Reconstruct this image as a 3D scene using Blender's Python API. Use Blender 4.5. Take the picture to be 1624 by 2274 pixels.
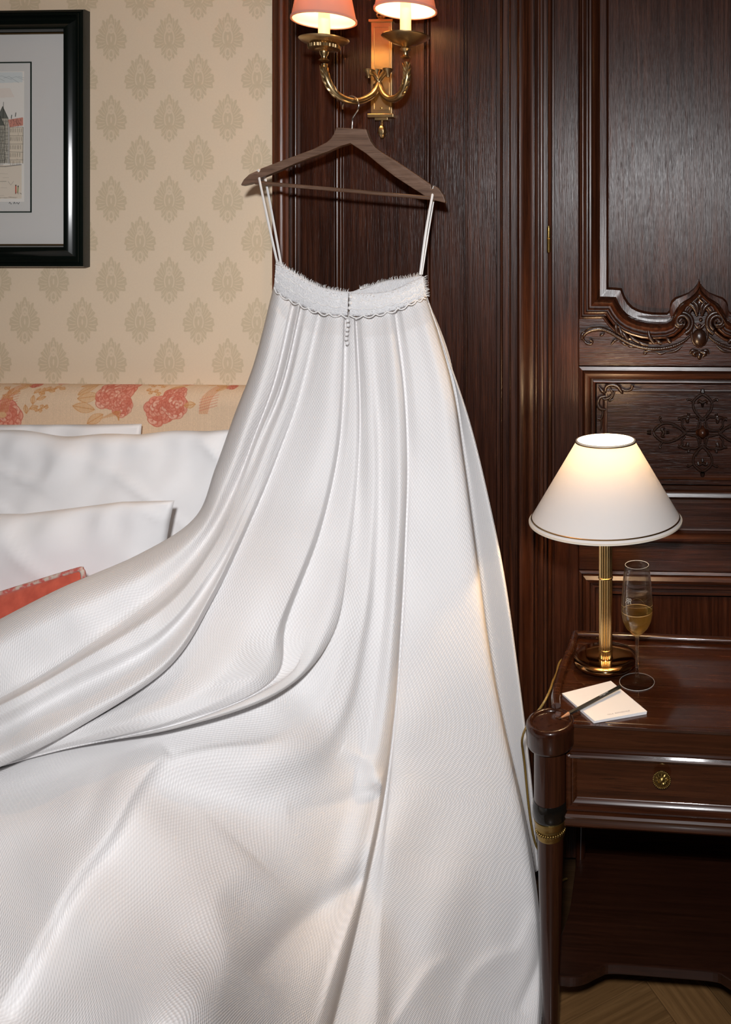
import bpy, bmesh, math, random
import numpy as np
from mathutils import Vector, Matrix, noise

random.seed(7)
for o in list(bpy.data.objects):
    bpy.data.objects.remove(o)
SC = bpy.context.scene
COL = SC.collection

# ------------------------------------------------------------------ camera
H = 1.46; FPX = 1850.0; CX = 1365.0; HY = 570.0; YAW = math.radians(2.6)
CAM = Vector((0.0, -2.0, H))
cd = bpy.data.cameras.new('camera'); cam = bpy.data.objects.new('camera', cd); COL.objects.link(cam)
cam.location = CAM; cam.rotation_euler = (math.pi/2, 0, YAW)
cd.sensor_width = 36; cd.lens = 36*FPX/2274; cd.shift_y = -(1137-HY)/2274; cd.shift_x = (812-CX)/2274; cd.clip_start = 0.05
SC.camera = cam
# ------------------------------------------------------------------ world, flash, exposure
w = bpy.data.worlds.new('world'); SC.world = w; w.use_nodes = True
w.node_tree.nodes['Background'].inputs[0].default_value = (1, .93, .86, 1)
w.node_tree.nodes['Background'].inputs[1].default_value = 0.10
def area(name, loc, target, size, power, color):
    l = bpy.data.lights.new(name, 'AREA'); l.shape = 'DISK'; l.size = size; l.energy = power; l.color = color
    o = bpy.data.objects.new(name, l); COL.objects.link(o); o.location = loc
    o.rotation_euler = (Vector(target)-Vector(loc)).to_track_quat('-Z', 'Y').to_euler()
    return o
flash = area('camera_flash', (-0.02, -2.2, 1.84), (-0.62, -0.3, 0.88), 0.13, 23.5, (.985, .985, 1))
flash.data.spread = math.radians(138)
vs = SC.view_settings
vs.view_transform = 'Standard'; vs.look = 'None'; vs.gamma = 1; vs.use_curve_mapping = False; vs.exposure = 0.0

# ------------------------------------------------------------------ pixel -> world helpers
CR, SR = math.cos(YAW), math.sin(YAW)
RIGHT = Vector((CR, SR, 0)); FWD = Vector((-SR, CR, 0)); UP = Vector((0, 0, 1))
def ray(px, py): return RIGHT*((px-CX)/FPX) + FWD + UP*((HY-py)/FPX)
def W(px, py, y):
    d = ray(px, py); return CAM + d*((y-CAM.y)/d.y)
def WZ(px, py, z):
    d = ray(px, py); return CAM + d*((z-CAM.z)/d.z)
def WD(px, py, D): return CAM + ray(px, py)*D
def X(px, y=0.0): return W(px, HY, y).x
def Z(py, px=1000, y=0.0): return W(px, py, y).z

# ------------------------------------------------------------------ node expression helper
class E:
    def __init__(s, nt, sock): s.nt, s.s = nt, sock
    def _m(s, op, *a, clamp=False):
        n = s.nt.nodes.new('ShaderNodeMath'); n.operation = op; n.use_clamp = clamp
        for i, v in enumerate((s,)+a):
            if isinstance(v, E): s.nt.links.new(v.s, n.inputs[i])
            else: n.inputs[i].default_value = v
        return E(s.nt, n.outputs[0])
    def __add__(s, o): return s._m('ADD', o)
    __radd__ = __add__
    def __mul__(s, o): return s._m('MULTIPLY', o)
    __rmul__ = __mul__
    def __sub__(s, o): return s._m('SUBTRACT', o)
    def __rsub__(s, o): return s._m('MULTIPLY', -1.0)._m('ADD', o)
    def __truediv__(s, o): return s._m('DIVIDE', o)
    def abs(s): return s._m('ABSOLUTE')
    def sin(s): return s._m('SINE')
    def cos(s): return s._m('COSINE')
    def pow(s, p): return s._m('POWER', p)
    def sqrt(s): return s._m('SQRT')
    def lt(s, o): return s._m('LESS_THAN', o)
    def gt(s, o): return s._m('GREATER_THAN', o)
    def min(s, o): return s._m('MINIMUM', o)
    def max(s, o): return s._m('MAXIMUM', o)
    def fract(s): return s._m('FRACT')
    def atan2(s, o): return s._m('ARCTAN2', o)
    def sat(s): return s._m('ADD', 0.0, clamp=True)
def step(e, k=1.0): return (e*k + 0.5).sat()

def newmat(name):
    m = bpy.data.materials.new(name); m.use_nodes = True
    nt = m.node_tree; b = nt.nodes['Principled BSDF']
    return m, nt, b
def setv(b, **k):
    names = dict(color='Base Color', rough='Roughness', metal='Metallic', coat='Coat Weight', coatr='Coat Roughness',
                 spec='Specular IOR Level', sheen='Sheen Weight', trans='Transmission Weight', ior='IOR',
                 emc='Emission Color', ems='Emission Strength', alpha='Alpha', sss='Subsurface Weight')
    for q, v in k.items():
        if q in ('color', 'emc'): v = (*v, 1)
        b.inputs[names[q]].default_value = v
def coords(nt, kind='Object', scale=(1, 1, 1)):
    t = nt.nodes.new('ShaderNodeTexCoord'); mp = nt.nodes.new('ShaderNodeMapping')
    mp.inputs['Scale'].default_value = scale
    nt.links.new(t.outputs[kind], mp.inputs[0]); return mp.outputs[0]
def noise_tex(nt, vec, scale, detail=3, rough=.5, dist=0):
    n = nt.nodes.new('ShaderNodeTexNoise'); nt.links.new(vec, n.inputs['Vector'])
    n.inputs['Scale'].default_value = scale; n.inputs['Detail'].default_value = detail
    n.inputs['Roughness'].default_value = rough; n.inputs['Distortion'].default_value = dist
    return n.outputs['Fac']
def ramp(nt, fac, stops):
    r = nt.nodes.new('ShaderNodeValToRGB'); nt.links.new(fac, r.inputs[0])
    els = r.color_ramp.elements
    while len(els) < len(stops): els.new(.5)
    for e, (p, c) in zip(els, stops): e.position = p; e.color = (*c, 1)
    return r.outputs[0]
def mixc(nt, fac, a, b):
    n = nt.nodes.new('ShaderNodeMix'); n.data_type = 'RGBA'
    if isinstance(fac, float): n.inputs[0].default_value = fac
    else: nt.links.new(fac, n.inputs[0])
    for i, v in ((6, a), (7, b)):
        if isinstance(v, tuple): n.inputs[i].default_value = (*v, 1)
        else: nt.links.new(v, n.inputs[i])
    return n.outputs[2]
def bump(nt, b, h, strength, dist=0.002):
    n = nt.nodes.new('ShaderNodeBump'); n.inputs['Strength'].default_value = strength
    n.inputs['Distance'].default_value = dist
    nt.links.new(h, n.inputs['Height']); nt.links.new(n.outputs[0], b.inputs['Normal']); return n

def wood(name, dark, mid, light, axis='z', rough=.42, coat=.0, coatr=.15, bmp=.35, grain=1.0, spec=.5):
    m, nt, b = newmat(name)
    sc = {'z': (70, 70, 2.2), 'x': (2.2, 70, 70), 'y': (70, 2.2, 70)}[axis]
    v = coords(nt, 'Object', sc)
    n1 = noise_tex(nt, v, 1.6*grain, 5, .65, .3)
    v2 = coords(nt, 'Object', tuple(s*5 for s in sc))
    n2 = noise_tex(nt, v2, 1.5*grain, 2, .6)
    v3 = coords(nt, 'Object', (1, 1, 1))
    n3 = noise_tex(nt, v3, 5, 3, .6)
    c = ramp(nt, n1, [(.28, dark), (.52, mid), (.78, light)])
    c = mixc(nt, (E(nt, n3)*1.4-.45).sat().s, c, mixc(nt, .6, c, dark))
    c = mixc(nt, ((E(nt, n2)-.56)*6).sat().s, c, dark)
    nt.links.new(c, b.inputs['Base Color'])
    setv(b, rough=rough, coat=coat, coatr=coatr, spec=spec)
    nt.links.new((E(nt, n1)*.18+(rough-.09)).s, b.inputs['Roughness'])
    bump(nt, b, (E(nt, n1)*.5+E(nt, n2)).s, bmp, .0012)
    return m
def plain(name, color, rough=.5, metal=0.0, bmp=0.0, bscale=200, var=.08, **k):
    m, nt, b = newmat(name)
    v = coords(nt)
    n = noise_tex(nt, v, 30, 3)
    c2 = tuple(max(0, x*(1-var*2)) for x in color)
    nt.links.new(mixc(nt, n, c2, color), b.inputs['Base Color'])
    setv(b, rough=rough, metal=metal, **k)
    if bmp: bump(nt, b, noise_tex(nt, v, bscale, 3), bmp, .001)
    return m

D0, M0, L0 = (.011, .0030, .0014), (.036, .0098, .0040), (.078, .0235, .0092)
M = {}
M['oak_v'] = wood('dark_oak_vertical', D0, M0, L0, 'z', .33, bmp=.42, spec=.30)
M['oak_h'] = wood('dark_oak_horizontal', D0, M0, L0, 'x', .33, bmp=.42, spec=.30)
M['oak_mould'] = wood('dark_oak_moulding', D0, (.046, .0125, .0045), (.095, .028, .010), 'z', .33, bmp=.15)
M['oak_red'] = wood('red_oak_moulding', (.05, .014, .006), (.11, .032, .012), (.17, .055, .022), 'z', .36, bmp=.2)
M['oak_mould_h'] = wood('dark_oak_moulding_flat', D0, (.046, .0125, .0045), (.095, .028, .010), 'x', .33, bmp=.15)
M['carved'] = plain('dark_carved_oak', (.022, .008, .004), .3, bmp=.3, bscale=400)
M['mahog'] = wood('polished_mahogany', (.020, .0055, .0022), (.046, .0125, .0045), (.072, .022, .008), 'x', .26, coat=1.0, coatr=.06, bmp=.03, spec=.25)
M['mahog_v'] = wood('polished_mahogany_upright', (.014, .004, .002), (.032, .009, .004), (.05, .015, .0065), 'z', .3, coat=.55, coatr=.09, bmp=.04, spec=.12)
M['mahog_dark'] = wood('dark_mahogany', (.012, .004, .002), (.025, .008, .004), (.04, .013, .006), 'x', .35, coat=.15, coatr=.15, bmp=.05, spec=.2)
M['black_gloss'] = plain('black_lacquer', (.006, .005, .004), .16, spec=.35)
M['brass'] = plain('antique_brass', (.66, .46, .23), .32, 1.0, bmp=.08, bscale=60, var=.2)
M['brass_bright'] = plain('polished_brass', (.95, .70, .34), .2, 1.0, var=.03)
M['brass_dull'] = plain('dull_stamped_brass', (.40, .27, .09), .36, 1.0, bmp=.3, bscale=500, var=.25)
M['bronze'] = plain('bronzed_lamp_foot', (.50, .29, .13), .08, 1.0, var=.05)
M['steel'] = plain('steel_wire', (.75, .73, .7), .2, 1.0)
M['hanger'] = wood('walnut_hanger_wood', (.07, .035, .021), (.16, .09, .057), (.24, .145, .10), 'x', .45, bmp=.1)
M['linen'] = plain('white_bed_cotton', (.90, .885, .885), .85, bmp=.05, bscale=900, var=.02)
M['satin'] = plain('white_satin_ribbon', (.82, .81, .80), .4, var=.02)
M['paper'] = plain('cream_note_paper', (.82, .80, .80), .8, var=.02)
M['pencil'] = plain('black_pencil_paint', (.006, .007, .006), .3)
M['pencil_wood'] = plain('sharpened_pencil_wood', (.5, .24, .12), .6)
M['graphite'] = plain('graphite', (.02, .02, .02), .4)
M['ink_white'] = plain('white_print', (.7, .7, .7), .6)
M['ink_grey'] = plain('grey_print', (.35, .33, .33), .7)
M['frame'] = plain('black_lacquered_frame', (.004, .007, .0055), .14, coat=.4)
M['gilt'] = plain('worn_gilt_edge', (.14, .075, .018), .45, .4, bmp=.5, bscale=300, var=.4)
M['mat'] = plain('picture_mat_board', (.66, .645, .62), .9, var=.01)
M['mat_line'] = plain('dark_green_mat_line', (.008, .02, .014), .6)
M['candle'] = None
M['plaster'] = plain('cream_plaster', (.62, .55, .46), .9)
M['room'] = plain('dim_panelled_room', (.13, .09, .065), .7)
M['plinth'] = plain('bed_base_fabric', (.5, .42, .33), .9)
M['cable'] = plain('gold_lamp_flex', (.30, .19, .05), .35)

def glow(name, color, strength, base=(.9, .8, .6)):
    m, nt, b = newmat(name); setv(b, color=base, rough=.5, emc=color, ems=strength); return m
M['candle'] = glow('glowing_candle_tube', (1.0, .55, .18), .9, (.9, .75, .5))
M['bulb'] = glow('lit_bulb', (1.0, .72, .4), 12)

def shade_mat(name, color, translucent, tcol, pleat=0):
    m, nt, b = newmat(name)
    setv(b, color=color, rough=.8)
    t = nt.nodes.new('ShaderNodeBsdfTranslucent'); t.inputs[0].default_value = (*tcol, 1)
    mx = nt.nodes.new('ShaderNodeMixShader'); mx.inputs[0].default_value = translucent
    nt.links.new(b.outputs[0], mx.inputs[1]); nt.links.new(t.outputs[0], mx.inputs[2])
    nt.links.new(mx.outputs[0], nt.nodes['Material Output'].inputs[0])
    bump(nt, b, noise_tex(nt, coords(nt, 'Object', (1, 1, .1) if pleat else (1, 1, 1)), 260, 3), .15, .0006)
    return m
M['lampshade'] = shade_mat('ivory_lampshade', (.80, .77, .75), .22, (.95, .88, .76))
M['lining'] = shade_mat('white_shade_lining', (.88, .86, .80), .4, (.95, .9, .8))
M['pink_shade'] = shade_mat('pink_silk_shade', (.80, .50, .42), .45, (.95, .62, .5), 1)

def thin_glass(name, tint, ior, base, gain, scatter=0.0):
    m, nt, b = newmat(name); nt.nodes.remove(b)
    t = nt.nodes.new('ShaderNodeBsdfTransparent'); t.inputs[0].default_value = (*tint, 1)
    g = nt.nodes.new('ShaderNodeBsdfGlass'); g.inputs['Roughness'].default_value = .0; g.inputs['IOR'].default_value = ior
    g.inputs['Color'].default_value = (*[c**.4 for c in tint], 1)
    mx = nt.nodes.new('ShaderNodeMixShader')
    lw = nt.nodes.new('ShaderNodeLayerWeight'); lw.inputs[0].default_value = .5
    nt.links.new((E(nt, lw.outputs['Facing']).pow(2.0)*gain+base).sat().s, mx.inputs[0])
    nt.links.new(t.outputs[0], mx.inputs[1]); nt.links.new(g.outputs[0], mx.inputs[2])
    out = mx
    if scatter:
        d = nt.nodes.new('ShaderNodeBsdfTranslucent'); d.inputs[0].default_value = (1, .78, .35, 1)
        m2 = nt.nodes.new('ShaderNodeMixShader'); m2.inputs[0].default_value = scatter
        nt.links.new(mx.outputs[0], m2.inputs[1]); nt.links.new(d.outputs[0], m2.inputs[2]); out = m2
    nt.links.new(out.outputs[0], nt.nodes['Material Output'].inputs[0]); return m
M['stem_glass'] = thin_glass('solid_clear_glass', (.99, .99, .985), 1.45, .55, .5)
M['glass'] = thin_glass('clear_glass', (.99, .99, .985), 1.45, .22, .9)
M['wine'] = thin_glass('pale_sparkling_wine', (.98, .85, .42), 1.33, .50, .5, .10)
m, nt, b = newmat('glass_edge_glint'); setv(b, color=(.9, .9, .88), rough=.15, trans=.55, ior=1.45, spec=.8); M['edge_glint'] = m  # pale colour stands in for light caught on the glass edges
m, nt, b = newmat('wine_edge_glint'); setv(b, color=(.95, .70, .32), rough=.12, trans=.4, ior=1.34, spec=.8); M['meniscus_glint'] = m  # bright gold stands in for the light line round the wine
m, nt, b = newmat('etched_glass'); setv(b, color=(.42, .38, .33), rough=.6); M['etch'] = m

# red cushion velvet
m, nt, b = newmat('coral_velvet'); v = coords(nt)
nt.links.new(ramp(nt, noise_tex(nt, v, 60, 4), [(.3, (.50, .075, .04)), (.7, (.64, .11, .06))]), b.inputs['Base Color'])
setv(b, rough=.9, sheen=.3); bump(nt, b, noise_tex(nt, v, 700, 2), .2, .0006); M['coral'] = m
m, nt, b = newmat('coral_piping'); v = coords(nt)
nt.links.new(ramp(nt, noise_tex(nt, v, 90, 3), [(.42, (.55, .12, .10)), (.6, (.6, .5, .42))]), b.inputs['Base Color'])
setv(b, rough=.9); M['coral_pipe'] = m

# dress pique fabric (uses metres in UV)
def pique(name, pitch=.0047):
    m, nt, b = newmat(name)
    t = nt.nodes.new('ShaderNodeTexCoord'); s = nt.nodes.new('ShaderNodeSeparateXYZ')
    nt.links.new(t.outputs['UV'], s.inputs[0])
    u = E(nt, s.outputs[0]); v = E(nt, s.outputs[1])
    a = u*(2*math.pi/(pitch*1.35)); c = v*(2*math.pi/(pitch*2.0))
    h = a.cos()*c.cos()
    h = (h*.5+.5)
    hh = h.pow(1.4)
    col = mixc(nt, hh.s, (.715, .70, .70), (.835, .82, .82))
    nt.links.new(col, b.inputs['Base Color'])
    setv(b, rough=.55, spec=.35)
    bump(nt, b, hh.s, .55, .0011)
    return m
M['pique'] = pique('white_pique_satin')
m, nt, b = newmat('white_beaded_lace'); v = coords(nt)
vo = nt.nodes.new('ShaderNodeTexVoronoi'); nt.links.new(v, vo.inputs[0]); vo.inputs['Scale'].default_value = 170; vo.feature = 'DISTANCE_TO_EDGE'
ed = (E(nt, vo.outputs[0])*7).sat()
n = E(nt, noise_tex(nt, v, 90, 3))
mask = (ed*.5+n*.7-.1).sat()
nt.links.new(mixc(nt, mask.s, (.88, .87, .87), (.66, .66, .68)), b.inputs['Base Color'])
setv(b, rough=.6); bump(nt, b, (1-mask).s, .7, .0012); M['lace'] = m
M['bead'] = plain('pearly_beads', (.88, .87, .87), .15, coat=.5)

# wallpaper
m, nt, b = newmat('damask_wallpaper')
PX = abs(X(376)-X(247)); PZ = Z(86, 247)-Z(265.5, 247); ox, oz = X(247), Z(86, 247)
t = nt.nodes.new('ShaderNodeTexCoord'); s = nt.nodes.new('ShaderNodeSeparateXYZ'); nt.links.new(t.outputs['Object'], s.inputs[0])
gx = E(nt, s.outputs[0]); gz = E(nt, s.outputs[2])
def motif(dx, dz):
    x = (((gx-(ox+dx-PX/2))/PX).fract()-.5)*PX
    z = (((gz-(oz+dz-PZ/2))/PZ).fract()-.5)*PZ
    xx = (x.abs())/.0400; zz = z/.0600
    r = (xx*xx+zz*zz).sqrt(); ph = xx.atan2(zz)           # 0 top .. pi bottom
    tooth = ((ph*7.0+.2).sin().abs().pow(.7)*.13) + ((ph*23.0).sin()*.035)
    tent = lambda c, wd: ((ph-c).abs()*(-1/wd)+1.0).max(0)
    R = tooth + .74 + tent(1.72, .55)*.17 - tent(2.28, .30)*.17 + tent(0.0, .16)*.22 + tent(math.pi, .13)*.20 + tent(.62, .22)*.05
    body = step((R-r)*1.0, 28)
    # ribbed petals and the light tulip lines inside
    veins = step((((ph*26+r*9).sin())-.80), 5)*step((r-.42), 20)*step((.86-r), 20)
    tul = step((.055-((r+xx*.35-.40).abs())), 30)*step(zz+.25, 20)
    seed = step((.13-((xx*xx*5+(zz+.02)*(zz+.02)).sqrt())), 30)
    ring = step(.045-(((xx*xx+(zz-.42)*(zz-.42)).sqrt()-.17).abs()), 40)
    low = step(.035-(((xx*xx+(zz+.62)*(zz+.62)).sqrt()-.16).abs()), 40)
    gap = step(.03-((zz-.74).abs()+xx*.3), 60)
    cut = veins.max(tul).max(seed).max(ring).max(low).max(gap)
    return body*(1-cut*.8)
mk = motif(0, 0).max(motif(PX/2, PZ/2)).s; mk = (E(nt, mk)*(E(nt, noise_tex(nt, coords(nt), 160, 2))*.5+.7)).sat()
base = mixc(nt, noise_tex(nt, coords(nt, 'Object', (1, 1, 1)), 220, 3), (.82, .655, .475), (.88, .71, .52))
nt.links.new(mixc(nt, mk.s, base, (.725, .585, .40)), b.inputs['Base Color'])
nt.links.new((mk*.06).s, b.inputs['Metallic'])
setv(b, rough=.55); bump(nt, b, (mk*.6+E(nt, noise_tex(nt, coords(nt), 300, 3))*.4).s, .08, .0006)
M['wallpaper'] = m
def vcol_mat(name, rough=.8, bmp=0, weave=0):
    m, nt, b = newmat(name)
    a = nt.nodes.new('ShaderNodeVertexColor'); a.layer_name = 'print'
    nt.links.new(a.outputs[0], b.inputs['Base Color']); setv(b, rough=rough)
    if bmp: bump(nt, b, noise_tex(nt, coords(nt, 'Object', (1, 1, .15)), 500, 3), bmp, .0006)
    return m
M['floral'] = vcol_mat('floral_upholstery', .85, .2)
M['etching'] = vcol_mat('tinted_etching', .9)

# ------------------------------------------------------------------ mesh helpers
def link(name, me, mat, parent=None, smooth=True):
    o = bpy.data.objects.new(name, me); COL.objects.link(o)
    if mat is not None: me.materials.append(mat)
    if parent is not None: o.parent = parent; o.matrix_parent_inverse = Matrix.Translation(-parent.location)
    if smooth:
        for p in me.polygons: p.use_smooth = True
    return o
class MB:
    def __init__(s): s.v = []; s.f = []
    def add(s, vs, fs):
        k = len(s.v); s.v += [tuple(q) for q in vs]; s.f += [tuple(i+k for i in f) for f in fs]; return s
    def build(s, name, mat, parent=None, smooth=True, bevel=0, kind=None, angle=None):
        me = bpy.data.meshes.new(name); me.from_pydata(s.v, [], s.f); me.update()
        o = link(name, me, mat, parent, smooth)
        if smooth and angle is None: angle = 50
        if smooth:
            try: me.set_sharp_from_angle(angle=math.radians(angle))
            except Exception: pass
        if bevel:
            bm = o.modifiers.new('bevel', 'BEVEL'); bm.width = bevel; bm.segments = 2; bm.limit_method = 'ANGLE'
        if kind: o['kind'] = kind
        return o
def box(x0, x1, y0, y1, z0, z1):
    v = [(x, y, z) for x in (x0, x1) for y in (y0, y1) for z in (z0, z1)]
    f = [(0, 1, 3, 2), (4, 6, 7, 5), (0, 4, 5, 1), (2, 3, 7, 6), (0, 2, 6, 4), (1, 5, 7, 3)]
    return v, f
def Box(*a): return MB().add(*box(*a))
def lathe(profile, c, seg=40, ax='z', closed=False, rib=None):
    vs = []; fs = []
    n = len(profile)
    for i, (r, h) in enumerate(profile):
        for k in range(seg):
            a = 2*math.pi*k/seg
            rr = r*(rib(a) if rib else 1)
            if ax == 'z': vs.append((c[0]+rr*math.cos(a), c[1]+rr*math.sin(a), c[2]+h))
            else: vs.append((c[0]+rr*math.cos(a), c[1]-h, c[2]+rr*math.sin(a)))
    rng = n if closed else n-1
    for i in range(rng):
        j = (i+1) % n
        for k in range(seg):
            q = (k+1) % seg
            f = (i*seg+k, i*seg+q, j*seg+q, j*seg+k)
            fs.append(f if ax == 'z' else f)
    if not closed:
        if profile[0][0] > 1e-6: fs.append(tuple(range(seg))[::-1])
        if profile[-1][0] > 1e-6: fs.append(tuple((n-1)*seg+k for k in range(seg)))
    return vs, fs
def catmull(pts, n=8):
    P = [np.array(p, float) for p in pts]; P = [2*P[0]-P[1]]+P+[2*P[-1]-P[-2]]
    out = []
    for i in range(1, len(P)-2):
        a, b_, c, d = P[i-1:i+3]
        for k in range(n):
            t = k/n
            out.append(.5*((2*b_)+(-a+c)*t+(2*a-5*b_+4*c-d)*t*t+(-a+3*b_-3*c+d)*t**3))
    out.append(P[-2]); return out
def tube(pts, rad, seg=8, n=6, flat=1.0, smooth=True):
    """pts 3D; rad number or list (same length as pts)."""
    if not hasattr(rad, '__len__'): rad = [rad]*len(pts)
    q = [tuple(p)+(r,) for p, r in zip(pts, rad)]
    C = catmull(q, n) if smooth and len(q) > 2 else [np.array(x, float) for x in q]
    vs = []; fs = []; up = None
    for i, c in enumerate(C):
        p = Vector(c[:3]); a = Vector(C[max(i-1, 0)][:3]); b_ = Vector(C[min(i+1, len(C)-1)][:3])
        t = (b_-a).normalized() if (b_-a).length > 1e-9 else Vector((0, 0, 1))
        if up is None:
            up = Vector((0, -1, 0)) if abs(t.y) < .9 else Vector((1, 0, 0))
        up = (up-t*up.dot(t)).normalized(); s = t.cross(up)
        for k in range(seg):
            an = 2*math.pi*k/seg
            vs.append(tuple(p+(s*math.cos(an)+up*math.sin(an)*flat)*max(c[3], 1e-5)))
    for i in range(len(C)-1):
        for k in range(seg):
            l = (k+1) % seg
            fs.append((i*seg+k, i*seg+l, (i+1)*seg+l, (i+1)*seg+k))
    fs.append(tuple(range(seg))[::-1]); fs.append(tuple((len(C)-1)*seg+k for k in range(seg)))
    return vs, fs
def ball(c, r, sq=(1, 1, 1), seg=12, rings=8):
    prof = [(max(r*math.sin(math.pi*i/rings), 1e-6), -r*math.cos(math.pi*i/rings)) for i in range(rings+1)]
    v, f = lathe(prof, (0, 0, 0), seg)
    return [(c[0]+x*sq[0], c[1]+y*sq[1], c[2]+z*sq[2]) for x, y, z in v], f
def prism(poly, y0, y1):
    """poly: list of (x,z) ; extruded along y"""
    n = len(poly)
    v = [(x, y0, z) for x, z in poly]+[(x, y1, z) for x, z in poly]
    f = [tuple(range(n)), tuple(range(2*n-1, n-1, -1))]
    for i in range(n):
        j = (i+1) % n; f.append((i, n+i, n+j, j))
    return v, f
def vprofile(pts, z0, z1):
    """moulding running vertically; pts: (x, y) front outline left->right"""
    n = len(pts)
    v = [(x, y, z0) for x, y in pts]+[(x, y, z1) for x, y in pts]
    f = [(i, i+1, n+i+1, n+i) for i in range(n-1)]
    return v, f
def hprofile(pts, x0, x1):
    """moulding running along x; pts: (z, y) from bottom to top"""
    n = len(pts)
    v = [(x0, y, z) for z, y in pts]+[(x1, y, z) for z, y in pts]
    f = [(i, n+i, n+i+1, i+1) for i in range(n-1)]
    return v, f
def bead(x0, x1, base, h, n=6):
    return [(x0+(x1-x0)*(1-math.cos(math.pi*i/n))/2, base-h*math.sin(math.pi*i/n)) for i in range(n+1)]
def empty(name, loc, label=None, cat=None, group=None, kind=None):
    o = bpy.data.objects.new(name, None); COL.objects.link(o); o.location = loc; o.empty_display_size = .05
    tag(o, label, cat, group, kind); return o
def tag(o, label=None, cat=None, group=None, kind=None):
    if label: o['label'] = label
    if cat: o['category'] = cat
    if group: o['group'] = group
    if kind: o['kind'] = kind
    return o
def grid_mesh(P, name, mat, parent=None, uv=None, col=None, flip=False):
    """P: (rows, cols, 3) array"""
    R, C = P.shape[:2]
    me = bpy.data.meshes.new(name)
    idx = np.arange(R*C).reshape(R, C)
    a, b_, c, d = idx[:-1, :-1], idx[1:, :-1], idx[1:, 1:], idx[:-1, 1:]
    q = np.stack([a, b_, c, d], -1).reshape(-1, 4)
    if flip: q = q[:, ::-1]
    me.vertices.add(R*C); me.vertices.foreach_set('co', P.reshape(-1).astype(np.float32))
    me.loops.add(q.size); me.loops.foreach_set('vertex_index', q.reshape(-1).astype(np.int32))
    me.polygons.add(len(q)); me.polygons.foreach_set('loop_start', (np.arange(len(q))*4).astype(np.int32))
    me.update(calc_edges=True)
    if uv is not None:
        l = me.uv_layers.new(name='UVMap'); l.data.foreach_set('uv', uv.reshape(-1, 2)[q.reshape(-1)].reshape(-1).astype(np.float32))
    if col is not None:
        ca = me.color_attributes.new('print', 'FLOAT_COLOR', 'POINT')
        cc = np.ones((R*C, 4), np.float32); cc[:, :3] = col.reshape(-1, 3); ca.data.foreach_set('color', cc.reshape(-1))
    me.validate()
    o = link(name, me, mat, parent); return o
def srgb(r, g, b_): return np.array([((x/255+.055)/1.055)**2.4 if x > 10 else x/255/12.92 for x in (r, g, b_)])

# ================================================================== ROOM SHELL
XW = X(617, 0)
RL, RR_, RB, CEIL = -3.2, 1.6, -3.6, 2.9
wall = MB().add(*box(RL, XW+.02, 0, .1, 0, CEIL)).build('wall_back', M['wallpaper'], None, False); tag(wall, kind='structure')
wl = Box(RL-.1, RL, RB, .1, 0, CEIL).build('wall_left', M['room'], None, False); tag(wl, kind='structure')
wr = Box(RR_, RR_+.1, RB, .1, 0, CEIL).build('wall_right', M['room'], None, False); tag(wr, kind='structure')
wf = Box(RL-.1, RR_+.1, RB-.1, RB, 0, CEIL).build('wall_front', M['room'], None, False); tag(wf, kind='structure')
ce = Box(RL-.1, RR_+.1, RB-.1, .1, CEIL, CEIL+.1).build('ceiling', M['plaster'], None, False); tag(ce, kind='structure')
# floor: herringbone parquet
fw_ = wood('oak_parquet', (.12, .06, .022), (.20, .11, .042), (.28, .16, .065), 'x', .38, coat=.2, bmp=.08, grain=.6)
fl = Box(RL, RR_, RB, .1, -.06, -.012).build('floor', wood('oak_subfloor', (.03, .015, .006), (.05, .025, .01), (.07, .035, .015), 'x'), None, False); tag(fl, kind='structure')
PWd, PL_ = .10, .50
plank = Box(0.0008, PL_-.0008, 0.0008, PWd-.0008, -.012, 0).build('plank', fw_, fl, False, bevel=.0012)
pm = plank.data; first = True
ang = math.radians(33); R2 = Matrix.Rotation(ang, 4, 'Z')
org = WZ(1435, 2178, 0)
cnt = 0
shades = []
for k in range(4):
    f = .75+.17*k
    shades.append(wood('oak_parquet_tone', tuple(c*f for c in (.11, .055, .020)), tuple(c*f for c in (.19, .10, .038)), tuple(c*f for c in (.26, .145, .058)), 'x', .38, coat=.2, bmp=.08, grain=.6))
meshes = []
for sh in shades:
    mm = pm.copy(); mm.materials.clear(); mm.materials.append(sh); meshes.append(mm)
for i in range(-14, 15):
    for j in range(-5, 6):
        for kind in (0, 1):
            # herringbone lattice
            u = i*PWd + j*PL_; v = i*PWd - j*PL_
            if kind == 0: loc = Vector((u-PL_, v-PWd, 0)); rz = 0
            else: loc = Vector((u+PWd, v-PL_+0.0, 0)); rz = math.pi/2
            c = loc + (Vector((PL_/2, PWd/2, 0)) if kind == 0 else Vector((-PWd/2, PL_/2, 0)))
            g = R2 @ loc + Vector((org.x, org.y, 0)); gc = R2 @ c + Vector((org.x, org.y, 0))
            if not (-.95 < gc.x < 1.1 and -1.75 < gc.y < -.02): continue
            if gc.y > -.25: continue
            if first: o = plank; first = False
            else: o = plank.copy(); COL.objects.link(o)
            o.data = random.choice(meshes); o.location = g; o.rotation_euler = (0, 0, ang+rz); cnt += 1
            if cnt > 280: break

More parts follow.
